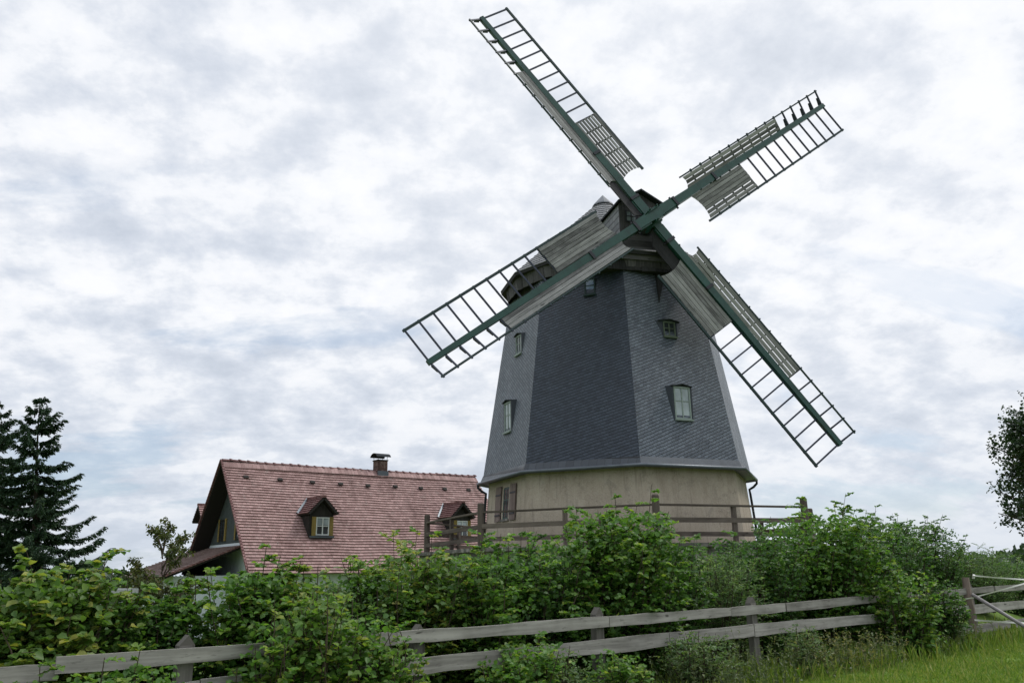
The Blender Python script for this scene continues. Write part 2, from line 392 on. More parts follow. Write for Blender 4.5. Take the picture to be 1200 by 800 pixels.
def empty(name, loc, label, cat, group=None):
    o = bpy.data.objects.new(name, None); col.objects.link(o); o.location = tuple(loc); o.empty_display_size = .3
    return tag(o, label, cat, group)

class Leaves:
    """many small folded leaves in one mesh"""
    def __init__(s): s.p = []; s.d = []; s.n = []; s.L = []; s.W = []; s.t = []
    def add(s, p, d, n, L, W, t):
        s.p.append(p); s.d.append(d); s.n.append(n); s.L.append(L); s.W.append(W); s.t.append(t)
    def build(s, name, m, parent=None, fold=.18):
        p = np.concatenate(s.p); d = np.concatenate(s.d); n = np.concatenate(s.n)
        L = np.concatenate(s.L)[:, None]; W = np.concatenate(s.W)[:, None]; t = np.concatenate(s.t)
        d = d/np.linalg.norm(d, axis=1, keepdims=True)
        sd_ = np.cross(d, n); sd_ /= np.linalg.norm(sd_, axis=1, keepdims=True)+1e-9
        n = np.cross(sd_, d)
        if parent is not None:
            r = parent
            while r.parent is not None: r = r.parent
            p = p-np.array(r.location)
        K = len(p); V = np.empty((K, 6, 3))
        V[:, 0] = p
        V[:, 1] = p+d*L*.30-sd_*W*.5+n*W*fold
        V[:, 2] = p+d*L*.70-sd_*W*.42+n*W*fold
        V[:, 3] = p+d*L-n*L*.10
        V[:, 4] = p+d*L*.70+sd_*W*.42+n*W*fold
        V[:, 5] = p+d*L*.30+sd_*W*.5+n*W*fold
        me = bpy.data.meshes.new(name)
        me.vertices.add(K*6); me.vertices.foreach_set('co', V.astype(np.float32).ravel())
        idx = (np.arange(K)[:, None]*6+np.array([0, 3, 2, 1, 0, 5, 4, 3])[None]).ravel().astype(np.int32)
        me.loops.add(K*8); me.loops.foreach_set('vertex_index', idx)
        me.polygons.add(K*2); me.polygons.foreach_set('loop_start', (np.arange(K*2)*4).astype(np.int32))
        me.update(calc_edges=True)
        a = me.attributes.new('tone', 'FLOAT', 'FACE'); a.data.foreach_set('value', np.repeat(t, 2).astype(np.float32))
        me.materials.append(m); me.validate()
        o = bpy.data.objects.new(name, me); col.objects.link(o)
        if parent is not None: o.parent = parent
        return o

# ------------------------------------------------------------------ terrain
AX = A_(3.587, 28.279, 0)            # the mill's axis
FX0, FS = 9.85, .835                 # fence line: y = FX0 + FS x
FD = unit(A_(1, FS, 0)); FN = A_(-FD[1], FD[0], 0)   # along the fence; behind it
def sst(x): x = np.clip(x, 0, 1); return x*x*(3-2*x)
def terrain(x, y):
    x = np.asarray(x, float); y = np.asarray(y, float)
    db = (y-FX0-FS*x)*.768
    z = -.12*sst((3-x)/7)*sst((y-2)/5)-.85*sst((db-1.5)/11)
    r = np.hypot(x-AX[0], y-AX[1])
    z = z+2.0*(1-sst((r-6.7)/5.5))
    rr = np.hypot(x, y)
    z = z-3.0*sst((rr-70)/200)-8*sst((rr-250)/900)
    z = z+.03*np.sin(1.3*x+.7*y)*np.sin(.9*y-.4*x)+.015*np.sin(4.1*x+1)*np.sin(3.7*y)
    return z
def tz(x, y): return float(terrain(x, y))
def sheet():
    g = np.linspace(-1, 1, 261); h = np.sinh(g*6.2)/np.sinh(6.2)*4000
    X, Y = np.meshgrid(h+3, h+14, indexing='ij'); Z = terrain(X, Y)
    me = bpy.data.meshes.new('ground'); n = len(g)
    V = np.stack([X, Y, Z], -1).reshape(-1, 3)
    I = np.arange(n*n).reshape(n, n)
    F = np.stack([I[:-1, :-1], I[1:, :-1], I[1:, 1:], I[:-1, 1:]], -1).reshape(-1, 4)
    me.from_pydata(V.tolist(), [], F.tolist()); me.polygons.foreach_set('use_smooth', np.ones(len(F), bool)); me.materials.append(M['ground'])
    o = bpy.data.objects.new('ground', me); col.objects.link(o); tag(o, kind='structure')
sheet()
def fence_pt(px, off=0.):            # where the fence line passes under photo column px
    k = (px-600)/FPX*.965
    x = FX0*k/(1-FS*k); y = FX0+FS*x
    return A_(x, y, 0)+FN*off

# ------------------------------------------------------------------ the windmill
ROT = .0207
def octa(r, z, k): a = ROT+math.pi/4*k; return A_(AX[0]+r*math.sin(a), AX[1]-r*math.cos(a), z)
ZE, RE, ZT, RTOP = 2.867+EYE, 4.746, 9.344+EYE, 3.644
FLOOR = 2.2
mill = empty('windmill', (AX[0], AX[1], FLOOR), 'tall slate-clad smock windmill with four lattice sails on a beige rendered base', 'windmill')
# masonry base
mb = MB()
RW0, RW1 = 4.66, 4.47
for k in range(-4, 4):
    a, b, c, d = octa(RW0, FLOOR-.1, k), octa(RW0, FLOOR-.1, k+1), octa(RW1, ZE+.05, k+1), octa(RW1, ZE+.05, k)
    mb.face([a, b, c, d])
mb.build('base_wall', M['plaster'], mill)
# slate body
ZB, RB = ZE+.26, 4.668
mb = MB(); mi_of = lambda k: 1 if k == -1 else (0 if k in (-2, -3, -4, 3) else 2)
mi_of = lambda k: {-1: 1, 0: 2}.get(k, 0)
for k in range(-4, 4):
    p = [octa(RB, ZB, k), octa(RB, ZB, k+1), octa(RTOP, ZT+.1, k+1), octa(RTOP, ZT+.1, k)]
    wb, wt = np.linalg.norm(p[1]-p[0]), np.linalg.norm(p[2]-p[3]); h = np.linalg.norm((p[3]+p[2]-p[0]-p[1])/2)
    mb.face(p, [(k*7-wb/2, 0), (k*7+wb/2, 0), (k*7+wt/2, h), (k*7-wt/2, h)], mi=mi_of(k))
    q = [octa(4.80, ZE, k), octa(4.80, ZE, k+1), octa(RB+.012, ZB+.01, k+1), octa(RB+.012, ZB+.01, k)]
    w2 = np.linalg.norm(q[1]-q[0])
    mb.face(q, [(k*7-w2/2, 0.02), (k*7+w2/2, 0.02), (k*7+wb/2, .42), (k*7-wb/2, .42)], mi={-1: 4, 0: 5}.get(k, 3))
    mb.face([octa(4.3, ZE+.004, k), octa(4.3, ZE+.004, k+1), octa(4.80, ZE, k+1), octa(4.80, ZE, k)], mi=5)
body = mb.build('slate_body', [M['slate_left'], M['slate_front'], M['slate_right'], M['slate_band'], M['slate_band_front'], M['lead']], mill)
# gutter ring and downpipes
mb = MB()
mb.tube([octa(4.86, ZE+.0, k) for k in range(-4, 5)], .055, 8)
mb.build('gutter', M['zinc'], mill, True)
for k in (-2, 2):
    mb = MB()
    o_ = octa(1, 0, k)-octa(0, 0, k); side = np.cross(o_, A_(0, 0, 1))*.0
    mb.tube([octa(4.86, ZE-.02, k), octa(4.86, ZE-.12, k), octa(4.74, ZE-.24, k), octa(4.58, ZE-.33, k), octa(4.60, ZE-.5, k), octa(4.73, FLOOR, k)], .042, 8)
    mb.build('downpipe', M['zinc_dark'], mill, True)

def face_frame(k):
    a, b = octa(RB, ZB, k), octa(RB, ZB, k+1); c, d = octa(RTOP, ZT, k+1), octa(RTOP, ZT, k)
    ux = unit(b-a); n = unit(np.cross(ux, (c+d-a-b)/2)); nh = unit(A_(n[0], n[1], 0))
    return (a+b)/2, ux, n, nh
Zv = A_(0, 0, 1)
def tower_window(px, py, k, w, h, framem, panem, hood=True, cols=2, rows=2, proud=.015, hoodw=.16):
    """an upright casement in the leaning slate wall: the foot is flush, the head stands proud between slated cheeks"""
    P0, ux, n, nh = face_frame(k); C = hit(px, py, P0, n)
    zb = C[2]-h/2; foot = hit(px, py, P0, n)+0
    lean = -n[2]/(n @ nh)            # wall's retreat per metre of height (negative n.z means leaning in)
    lean = abs(n[2])/(n @ nh)
    B = C-Zv*h/2+nh*lean*(h/2)       # foot of the window on the wall plane
    y0 = proud
    fm = MB(); fw = .045
    for (x0, x1, z0, z1) in ((-w/2, -w/2+fw, 0, h), (w/2-fw, w/2, 0, h), (-w/2+fw, w/2-fw, 0, fw), (-w/2+fw, w/2-fw, h-fw, h)):
        fm.box(B, ux, nh, Zv, (x0, x1), (-.10, y0), (z0, z1))
    for c in range(1, cols):
        x = -w/2+w*c/cols; fm.box(B, ux, nh, Zv, (x-.018, x+.018), (-.04, y0-.012), (fw, h-fw))
    for r in range(1, rows):
        z = h*(r/rows if rows != 2 else .56)
        for c in range(cols):
            xa = -w/2+w*c/cols+.018+(fw-.018 if c == 0 else 0); xb = -w/2+w*(c+1)/cols-.018-(fw-.018 if c == cols-1 else 0)
            fm.box(B, ux, nh, Zv, (xa, xb), (-.035, y0-.016), (z-.013, z+.013))
    f = fm.build('window', framem, mill)
    pm = MB(); pm.box(B, ux, nh, Zv, (-w/2+fw, w/2-fw), (-.06, y0-.03), (fw, h-fw)); pm.build('pane', panem, f)
    sm = MB(); sm.box(B, ux, nh, Zv, (-w/2-.03, w/2+.03), (-.05, y0+.07), (-.055, -.003)); sm.build('sill', framem, f)
    if hood:
        back = lean*h+.02
        for sx in (-1, 1):
            cm = MB()
            x0, x1 = sx*(w/2+.004), sx*(w/2+.06)
            P = []
            for x in (x0, x1):
                P.append([A_(x, -.03, -.03), A_(x, y0-.005, -.03), A_(x, y0-.005, h+.02), A_(x, -back-.06, h+.02)])
            W = lambda q: B+ux*q[0]+nh*q[1]+Zv*q[2]
            a, b = [[W(q) for q in s_] for s_ in P]
            cm.face(a if sx > 0 else a[::-1]); cm.face(b[::-1] if sx > 0 else b)
            for i in range(4):
                j = (i+1) % 4; cm.face([a[i], a[j], b[j], b[i]][::(-1 if sx > 0 else 1)])
            # slated flank sloping back to the wall
            fl = [W(A_(x1, y0-.006, h+.02)), W(A_(x1, y0-.006, -.03)), W(A_(sx*(w/2+.10), -lean*0-.03, -.05)), W(A_(sx*(w/2+.06+hoodw), -back, h+.03))]
            cm.face(fl if sx < 0 else fl[::-1])
            cm.build('cheek', M['slate_front'], f)
        hm = MB(); hw = w/2+hoodw*.8; rise = .07
        for sx in (-1, 1):
            q = [A_(0, y0+.06, h+.02+rise), A_(sx*hw*.85, y0+.06, h+.02), A_(sx*(hw+.03), -back-.1, h+.04), A_(0, -back-.12, h+.05+rise)]
            q = [B+ux*i[0]+nh*i[1]+Zv*i[2] for i in q]; lo = [i-Zv*.026 for i in q]
            hm.face(q[::-1] if sx > 0 else q); hm.face(lo if sx > 0 else lo[::-1])
            hm.face([q[0], lo[0], lo[1], q[1]] if sx < 0 else [q[1], lo[1], lo[0], q[0]])
            hm.face([q[1], lo[1], lo[2], q[2]] if sx < 0 else [q[2], lo[2], lo[1], q[1]])
        w_ = w/2
        t3 = [A_(-w_, y0-.004, h), A_(w_, y0-.004, h), A_(w_, y0-.004, h+.03), A_(0, y0-.004, h+.02+rise*.8), A_(-w_, y0-.004, h+.03)]
        hm.face([B+ux*i[0]+nh*i[1]+Zv*i[2] for i in t3])
        hm.build('hood', M['zinc_dark'], f)
    return f
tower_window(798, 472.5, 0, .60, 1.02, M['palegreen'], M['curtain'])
tower_window(783.5, 386, 0, .46, .50, M['oldgreen'], M['glass'], hoodw=.26)
tower_window(691.5, 336, -1, .36, .56, M['green_dark'], M['skyglass'], hood=False, cols=1)
tower_window(609.5, 404, -2, .46, .66, M['palegreen'], M['glass'], hoodw=.10)
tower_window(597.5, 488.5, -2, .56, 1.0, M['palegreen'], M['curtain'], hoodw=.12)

# shuttered window in the masonry
P0, ux, n, nh = face_frame(-2)
P0 = (octa(RW1, ZE, -2)+octa(RW1, ZE, -1))/2
lo_ = (octa(RW0, FLOOR-.1, -2)+octa(RW0, FLOOR-.1, -1))/2
uzw = unit(P0-lo_); nw = unit(np.cross(ux, uzw))
B = hit(592.5, 608, P0, nw)
fm = MB(); w, h = .46, 1.02
for (x0, x1, z0, z1) in ((-w/2, -w/2+.05, 0, h), (w/2-.05, w/2, 0, h), (-w/2+.05, w/2-.05, 0, .05), (-w/2+.05, w/2-.05, h-.05, h), (-.02, .02, .05, h-.05), (-w/2+.05, -.02, .60, .635), (.02, w/2-.05, .60, .635)):
    fm.box(B, ux, nw, uzw, (x0, x1), (-.1, .012), (z0, z1))
wnd = fm.build('window', M['green'], mill)
pm = MB(); pm.box(B, ux, nw, uzw, (-w/2+.05, w/2-.05), (-.1, .004), (.05, h-.05)); pm.build('pane', M['glass'], wnd)
sm = MB(); sm.box(B, ux, nw, uzw, (-w/2-.05, w/2+.05), (-.05, .08), (-.07, -.004)); sm.build('sill', M['stone'], wnd)
rv = MB()
for x0, x1 in ((-w/2-.10, -w/2-.003), (w/2+.003, w/2+.10)): rv.box(B, ux, nw, uzw, (x0, x1), (-.05, .022), (0, h))
rv.box(B, ux, nw, uzw, (-w/2-.10, w/2+.10), (-.05, .022), (h+.003, h+.10)); rv.build('surround', M['plaster'], wnd)
for sx in (-1, 1):
    s_ = MB(); xa = w/2+.14 if sx > 0 else -w/2-.14-.46
    for i in range(4): s_.box(B, ux, nw, uzw, (xa+i*.116, xa+i*.116+.111), (.03, .06), (-.06, h+.06), grain=2)
    sh = s_.build('shutter', M['shutter'], mill)
    for z in (.12, .78):
        hg = MB(); hg.box(B, ux, nw, uzw, (xa+.02, xa+.44), (.062, .075), (z, z+.05)); hg.build('hinge', M['iron'], sh)

# --- sails: frame of the wheel
PSI, TILT, SPIN, HUBL, HZ = .259, .1083, .6341, 4.4025, 10.5069+EYE
ns = A_(math.sin(PSI)*math.cos(TILT), -math.cos(PSI)*math.cos(TILT), math.sin(TILT))
hub = A_(AX[0], AX[1], HZ)+HUBL*ns
wr = unit(np.cross(Zv, ns)); wu = np.cross(ns, wr)
fh = A_(math.sin(PSI), -math.cos(PSI), 0); fr = A_(math.cos(PSI), math.sin(PSI), 0)     # the cap's front and right
def capp(s, L, z): return A_(AX[0], AX[1], 0)+fr*s+fh*L+Zv*(z+EYE)

# --- cap: boarded skirt, slated pyramid, gabled shaft house
def ring(r, z, k, n=8, rot=None):
    a = (PSI+math.pi/n if rot is None else rot)+2*math.pi*k/n
    return A_(AX[0]+r*math.sin(a), AX[1]-r*math.cos(a), z+EYE)
mb = MB(); NS = 16
for k in range(NS):
    nb = 5
    for j in range(nb):
        f0, f1 = j/nb+.006, (j+1)/nb-.006
        lo0 = ring(3.72, 9.42, k, NS)*(1-f0)+ring(3.72, 9.42, k+1, NS)*f0; lo1 = ring(3.72, 9.42, k, NS)*(1-f1)+ring(3.72, 9.42, k+1, NS)*f1
        hi0 = ring(3.80, 9.98, k, NS)*(1-f0)+ring(3.80, 9.98, k+1, NS)*f0; hi1 = ring(3.80, 9.98, k, NS)*(1-f1)+ring(3.80, 9.98, k+1, NS)*f1
        dz = Zv*rng.uniform(-.03, .03); o_, ov = rng.random()*9, rng.random()*9
        inn = unit(A_(AX[0], AX[1], 0)-A_(lo0[0], lo0[1], 0))*.03
        tn = rng.random()
        mb.face([lo0+dz, lo1+dz, hi1, hi0], [(o_, ov), (o_, ov+.3), (o_+.6, ov+.3), (o_+.6, ov)], tn)
        mb.face([lo1+dz+inn, lo0+dz+inn, hi0+inn, hi1+inn], None, tn); mb.face([lo0+dz+inn, lo1+dz+inn, lo1+dz, lo0+dz], None, tn)
mb.build('cap_skirt', M['capboard'], mill)
mb = MB()
for k in range(NS):
    mb.face([ring(3.45, 9.30, k, NS), ring(3.45, 9.30, k+1, NS), ring(3.45, 9.9, k+1, NS), ring(3.45, 9.9, k, NS)])
mb.build('cap_curb', M['darkboard'], mill)
# pyramid roof
mb = MB(); ER, EZ, AZp, NR = 3.97, 9.93, 13.62, 12
def eave_r(k): return ER
for k in range(NR):
    a, b = ring(ER, EZ, k, NR), ring(ER, EZ, k+1, NR); t = A_(AX[0], AX[1], AZp+EYE)
    nst = 24
    L = np.linalg.norm((a+b)/2-t)
    for i in range(nst):
        f0, f1 = i/nst, (i+1)/nst
        nrm = unit(np.cross(b-a, t-a)); w0 = np.linalg.norm(b-a)*(1-f0); w1 = np.linalg.norm(b-a)*(1-f1)
        p = [a*(1-f0)+t*f0+nrm*.022, b*(1-f0)+t*f0+nrm*.022, b*(1-f1)+t*f1+nrm*.002, a*(1-f1)+t*f1+nrm*.002]
        mb.face(p, [(k*9-w0/2, L*f0), (k*9+w0/2, L*f0), (k*9+w1/2, L*f1), (k*9-w1/2, L*f1)])
        mb.face([a*(1-f0)+t*f0, b*(1-f0)+t*f0, p[1], p[0]], [(0, 0.01)]*4)
    mb.face([ring(ER-.02, EZ-.10, k, NR), ring(ER-.02, EZ-.10, k+1, NR), b, a], mi=1)
    mb.face([ring(3.4, EZ-.06, k, NR), ring(3.4, EZ-.06, k+1, NR), ring(ER-.02, EZ-.10, k+1, NR), ring(ER-.02, EZ-.10, k, NR)], mi=1)
M['slate_cap'].node_tree.nodes  # rows follow the courses
cr = mb.build('cap_roof', [M['slate_cap'], M['darkboard']], mill)
mb = MB()
for k in range(NR):
    mb.face([ring(.42, 13.30, k, NR), ring(.42, 13.30, k+1, NR), ring(.40, 13.36, k+1, NR), ring(.40, 13.36, k, NR)])
    mb.face([ring(.40, 13.36, k, NR), ring(.40, 13.36, k+1, NR), A_(AX[0], AX[1], 13.80+EYE)])
mb.build('finial', M['lead'], cr)
# shaft house: walls, window, roof
GF = 3.5                              # front plane
mb = MB()
XL, XR, ZEV, ZAP = -.86, .66, 11.72, 12.17
def gable_boards(m, xl, xr, zb, L, horizontal=False):
    nb = 9
    for i in range(nb):
        x0 = xl+(xr-xl)*i/nb; x1 = xl+(xr-xl)*(i+1)/nb-.006
        zt = lambda x: ZEV+(ZAP-ZEV)*(1-abs(x-(xl+xr)/2)/((xr-xl)/2))
        P = [[[capp(x, L-(.04 if j == 0 else 0), (zb if kk == 0 else zt(x))) for kk in (0, 1)] for j in (0, 1)] for x in (x0, x1)]
        P = np.array(P); m.hexa(P[:, ::-1][::-1], grain=2)
gable_boards(mb, XL, XR, 10.25, GF)
mb.build('shaft_house_front', M['capboard'], mill)
mb = MB()
for x, sgn in ((XL, -1), (XR, 1)):
    p = [capp(x, GF-.045, 10.2), capp(x, .6, 10.2), capp(x, .6, ZEV), capp(x, GF-.045, ZEV)]
    if sgn > 0: p = p[::-1]
    mb.face(p, [(0, 0), (2.9, 0), (2.9, 1.4), (0, 1.4)] if sgn < 0 else [(0, 1.4), (2.9, 1.4), (2.9, 0), (0, 0)])
mb.build('shaft_house_cheek', M['slate_cap'], mill)
mb = MB()
xm = (XL+XR)/2
for sx in (-1, 1):
    ex = xm+sx*((XR-XL)/2+.10); ez = ZEV-.0; th = .06
    for L0, L1 in ((.2, GF+.22),):
        P = [[[capp(xm if i == 0 else ex, (L0, L1)[k], (ZAP+.08 if i == 0 else ez+.04)-(th if j == 0 else 0)) for k in (0, 1)] for j in (0, 1)] for i in (0, 1)]
        P = np.array(P)
        if sx > 0: P = P[:, :, ::-1]
        mb.hexa(P, grain=2)
mb.build('shaft_house_roof', M['zinc_dark'], mill)
fm = MB()
for (x0, x1, z0, z1) in ((-.64, -.60, 11.08, 11.50), (-.28, -.24, 11.08, 11.50), (-.60, -.28, 11.08, 11.12), (-.60, -.28, 11.46, 11.50), (-.455, -.425, 11.12, 11.46), (-.60, -.455, 11.28, 11.305), (-.425, -.28, 11.28, 11.305)):
    fm.box(capp(0, GF, 0), fr, fh, Zv, (x0, x1), (.002, .03), (z0, z1))
wnd = fm.build('window', M['iron'], mill)
pm = MB(); pm.box(capp(0, GF, 0), fr, fh, Zv, (-.60, -.28), (.002, .014), (11.12, 11.46)); pm.build('pane', M['curtain'], wnd)
# breast: the boarded box under the shaft
mb = MB()
for i in range(3):
    z0 = 9.66+i*.24; hw = 1.30-.0*i
    mb.box(capp(0, 0, 0), fr, fh, Zv, (-hw, hw-.1), (2.6, GF+.24-.03*i), (z0, z0+.228), grain=0)
mb.box(capp(0, 0, 0), fr, fh, Zv, (-.95, .85), (2.6, GF+.08), (10.385, 10.62), grain=0)
mb.build('breast_board', M['capboard'], mill)
mb = MB()
for j in range(14):
    x0 = -1.75+j*.25
    mb.box(capp(0, 0, 0), fr, fh, Zv, (x0, x0+.243), (3.1, 3.66-.006*abs(j-6.5)), (9.31+.02*rng.random(), 9.655), grain=2)
mb.build('breast_skirt', M['darkboard'], mill)
# drip wedge hanging from the skirt on the right-hand face
P0, ux, n, nh = face_frame(0)
a = hit(767, 322, P0, n); b = hit(776, 323, P0, n); c = hit(772, 355, P0, n)
mb = MB(); o_ = n*.16
mb.face([a+o_, c+n*.03, b+o_]); mb.face([a, c, a+o_][::-1] if False else [a, c+n*.0, c+n*.03, a+o_]); mb.face([b, b+o_, c+n*.03, c])
mb.build('skirt_bracket', M['darkboard'], mill)

# windshaft and poll end
mb = MB()
mb.tube([hub-ns*1.5, hub-ns*.45], .30, 14)
mb.build('windshaft', M['iron'], mill, True)
mb = MB(); ca, sa = math.cos(SPIN), math.sin(SPIN)
dB = ca*wr+sa*wu; tB = sa*wr-ca*wu                      # along the front stock; clockwise of it
mb.box(hub, dB, tB, ns, (-.25, .25), (-.25, .25), (-.62, -.15))
mb.box(hub, dB, tB, ns, (-.22, .22), (-.215, -.151), (-.148, .18)); mb.box(hub, dB, tB, ns, (-.22, .22), (.151, .215), (-.148, .19))
for x in (-.15, .15):
    for y in (-.20, .20): mb.tube([hub+dB*x+tB*y+ns*.17, hub+dB*x+tB*y+ns*.27], .03, 8)
mb.build('poll_end', M['green'], mill, bevel=.012)
RS, WW, AW, WN, AN = 9.25, 1.16, -.0494, .6052, -.3435
rin = lambda s, W: RS-7.5-.06-.14*(1-s/W)+.62*(s/W)*(1-s/W)
def make_sail(ang, offn, gaps_w, gaps_n, front):
    d = math.cos(ang)*wr+math.sin(ang)*wu; t = math.sin(ang)*wr-math.cos(ang)*wu
    H = hub+ns*offn
    tw = math.cos(AW)*t+math.sin(AW)*ns; nw_ = np.cross(tw, d); nw_ = nw_ if nw_ @ ns > 0 else -nw_
    tn = -(math.cos(AN)*t+math.sin(AN)*ns); nn = np.cross(tn, d); nn = nn if nn @ ns > 0 else -nn
    sm = MB()
    sm.beam(H+d*.0, H+d*2.9, .295, .26, ns, .245, .22); sm.beam(H+d*2.901, H+d*RS, .238, .21, ns, .155, .14)
    sail = sm.build('sail', M['green'], mill, bevel=.01)
    for r, wd in ((.92, .345), (2.9, .29)):
        st = MB(); st.beam(H+d*(r-.05), H+d*(r+.05), wd, .32 if r < 2 else .285, ns)
        for sy in (-1, 1): st.beam(H+d*r+t*sy*(wd/2), H+d*r+t*sy*(wd/2+.07), .05, .05, ns)
        st.build('iron_strap', M['iron'], sail)
    for sy in (-1, 1):
        ck = MB(); ck.beam(H+d*.34+t*sy*.172, H+d*.86+t*sy*.166, .045, .18, ns); ck.build('cheek_piece', M['green'], sail)
    for i in range(15):
        r = RS-.06-.5*i; C = H+d*r
        bm = MB()
        bm.beam(C, C+tw*(WW+.05), .05, .045, ns); bm.beam(C, C+tn*(WN+.06), .05, .045, ns)
        if i < 6:
            q0, q1, q2 = C+tn*.08, C+tn*.36, C+tn*.30
            P = [[[q0-d*.012, q0+d*.012], [q0-d*.012-nn*.14, q0+d*.012-nn*.14]], [[q1-d*.012, q1+d*.012], [q1-d*.012-nn*.10, q1+d*.012-nn*.10]]]
            bm.hexa(P)
        bm.build('sail_bar', M['sailbar'] if i < 11 else M['green_dark'], sail)
    hm = MB(); hm.beam(H+d*(RS-7.62)+tw*WW, H+d*(RS-.0)+tw*WW, .075, .06, nw_); hm.build('edge_rail', M['green_dark'], sail)
    hm = MB(); hm.beam(H+d*(RS-7.62)+tn*WN, H+d*(RS-.0)+tn*WN, .05, .05, nn); hm.build('edge_rail', M['green_dark'], sail)
    def boards(base, tv, nv, s0, s1, nb, rout, W, gaps):
        m_ = MB(); wdt = (s1-s0)/nb
        for j in range(nb):
            a0 = s0+wdt*j; a1 = s0+wdt*(j+1)-max(.015, gaps[j])
            if gaps[j] < .012 and j < nb-1:      # closed joint: a dark strip added behind it paints in the shadow line
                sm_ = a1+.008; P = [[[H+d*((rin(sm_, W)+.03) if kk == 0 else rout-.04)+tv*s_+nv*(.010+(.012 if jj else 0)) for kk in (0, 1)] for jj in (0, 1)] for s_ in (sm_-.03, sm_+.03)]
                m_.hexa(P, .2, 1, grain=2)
            ro = rout+rng.uniform(-.02, .02); z0 = .028+rng.uniform(0, .006); tn_ = rng.random()
            P = [[[H+d*((rin(s_, W)) if kk == 0 else ro)+tv*s_+nv*(z0+(.018 if jj else 0)) for kk in (0, 1)] for jj in (0, 1)] for s_ in (a0, a1)]
            m_.hexa(P, tn_, grain=2)
        return m_
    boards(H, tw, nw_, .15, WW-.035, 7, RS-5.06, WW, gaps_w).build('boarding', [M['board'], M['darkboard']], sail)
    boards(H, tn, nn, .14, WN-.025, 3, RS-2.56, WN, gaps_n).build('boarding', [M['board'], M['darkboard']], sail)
    if front:
        fb = MB(); v = tn if front == 'n' else tw; nv = nn if front == 'n' else nw_
        e = .57 if front == 'n' else .60
        a, b, c_, e_ = H+d*.25+v*.17, H+d*1.72+v*.17, H+d*1.90+v*e, H+d*(.40 if front == 'n' else .75)+v*e
        P = [[[a, b], [a-nv*.03, b-nv*.03]], [[e_, c_], [e_-nv*.03, c_-nv*.03]]]
        fb.hexa(P, grain=2); fb.build('storm_board', M['darkboard'], sail)
    return sail
g6 = [.006]*7
make_sail(SPIN, 0, [.006, .006, .006, .006, .03, .022, .006], [.03, .018, .006], None)                 # up right
make_sail(SPIN+math.pi/2, -.3, [.045, .045, .042, .045, .045, .045, .006], [.006, .006, .006], 'n')    # up left
make_sail(SPIN+math.pi, 0, [.008, .006, .010, .006, .006, .008, .006], [.006, .012, .006], None)      # low left
make_sail(SPIN+1.5*math.pi, -.3, [.008]*7, [.03, .02, .006], 'w')                                      # low right

# ------------------------------------------------------------------ terrace wall and railing round the mill
tw_ = empty('terrace_wall', (AX[0], AX[1], 1.0), 'low rubble stone wall carrying the terrace round the windmill', 'retaining wall')
mb = MB()
for k in range(-4, 4):
    mb.face([octa(6.95, .2, k), octa(6.95, .2, k+1), octa(6.85, FLOOR-.1, k+1), octa(6.85, FLOOR-.1, k)])
mb.build('wall', M['stone'], tw_)
mb = MB()
for k in range(-4, 4):
    a, b = octa(7.0, FLOOR, k), octa(7.0, FLOOR, k+1); a0, b0 = octa(7.0, FLOOR-.1, k), octa(7.0, FLOOR-.1, k+1)
    mb.face([a0, b0, b, a]); mb.face([octa(6.8, FLOOR-.1, k), octa(6.8, FLOOR-.1, k+1), b0, a0]); mb.face([a, b, octa(4.6, FLOOR, k+1), octa(4.6, FLOOR, k)])
mb.build('coping', M['stone'], tw_)
rl = empty('terrace_railing', (AX[0], AX[1], FLOOR), 'brown three-rail wooden railing running round the windmill terrace', 'railing')
RP = 6.6
for k in range(-4, 4):
    p = octa(RP, FLOOR, k); m_ = MB()
    if k != -5:
        m_.tube([p-Zv*.3, p+Zv*1.22, p+Zv*1.26], [.105, .10, .08], 10, .4); m_.build('corner_post', M['rail'], rl)
    q = (octa(RP, FLOOR, k)+octa(RP, FLOOR, k+1))/2; m_ = MB(); o_ = unit(q-A_(AX[0], AX[1], q[2])); sd2 = np.cross(o_, Zv)
    m_.box(q, sd2, o_, Zv, (-.06, .06), (-.05, .05), (0, .97)); m_.build('post', M['rail'], rl, bevel=.008)
    for z, w_ in ((.965, .05), (.60, .13), (.24, .12)):
        m_ = MB(); a, b = octa(RP+.06, FLOOR+z, k), octa(RP+.06, FLOOR+z, k+1)
        if z > .9: a, b = octa(RP, FLOOR+z+.03, k), octa(RP, FLOOR+z+.03, k+1); m_.beam(a, b, .13, .05)
        else: m_.beam(a, b+Zv*rng.uniform(-.02, .02), .045, w_)
        m_.build('rail', M['rail'], rl)

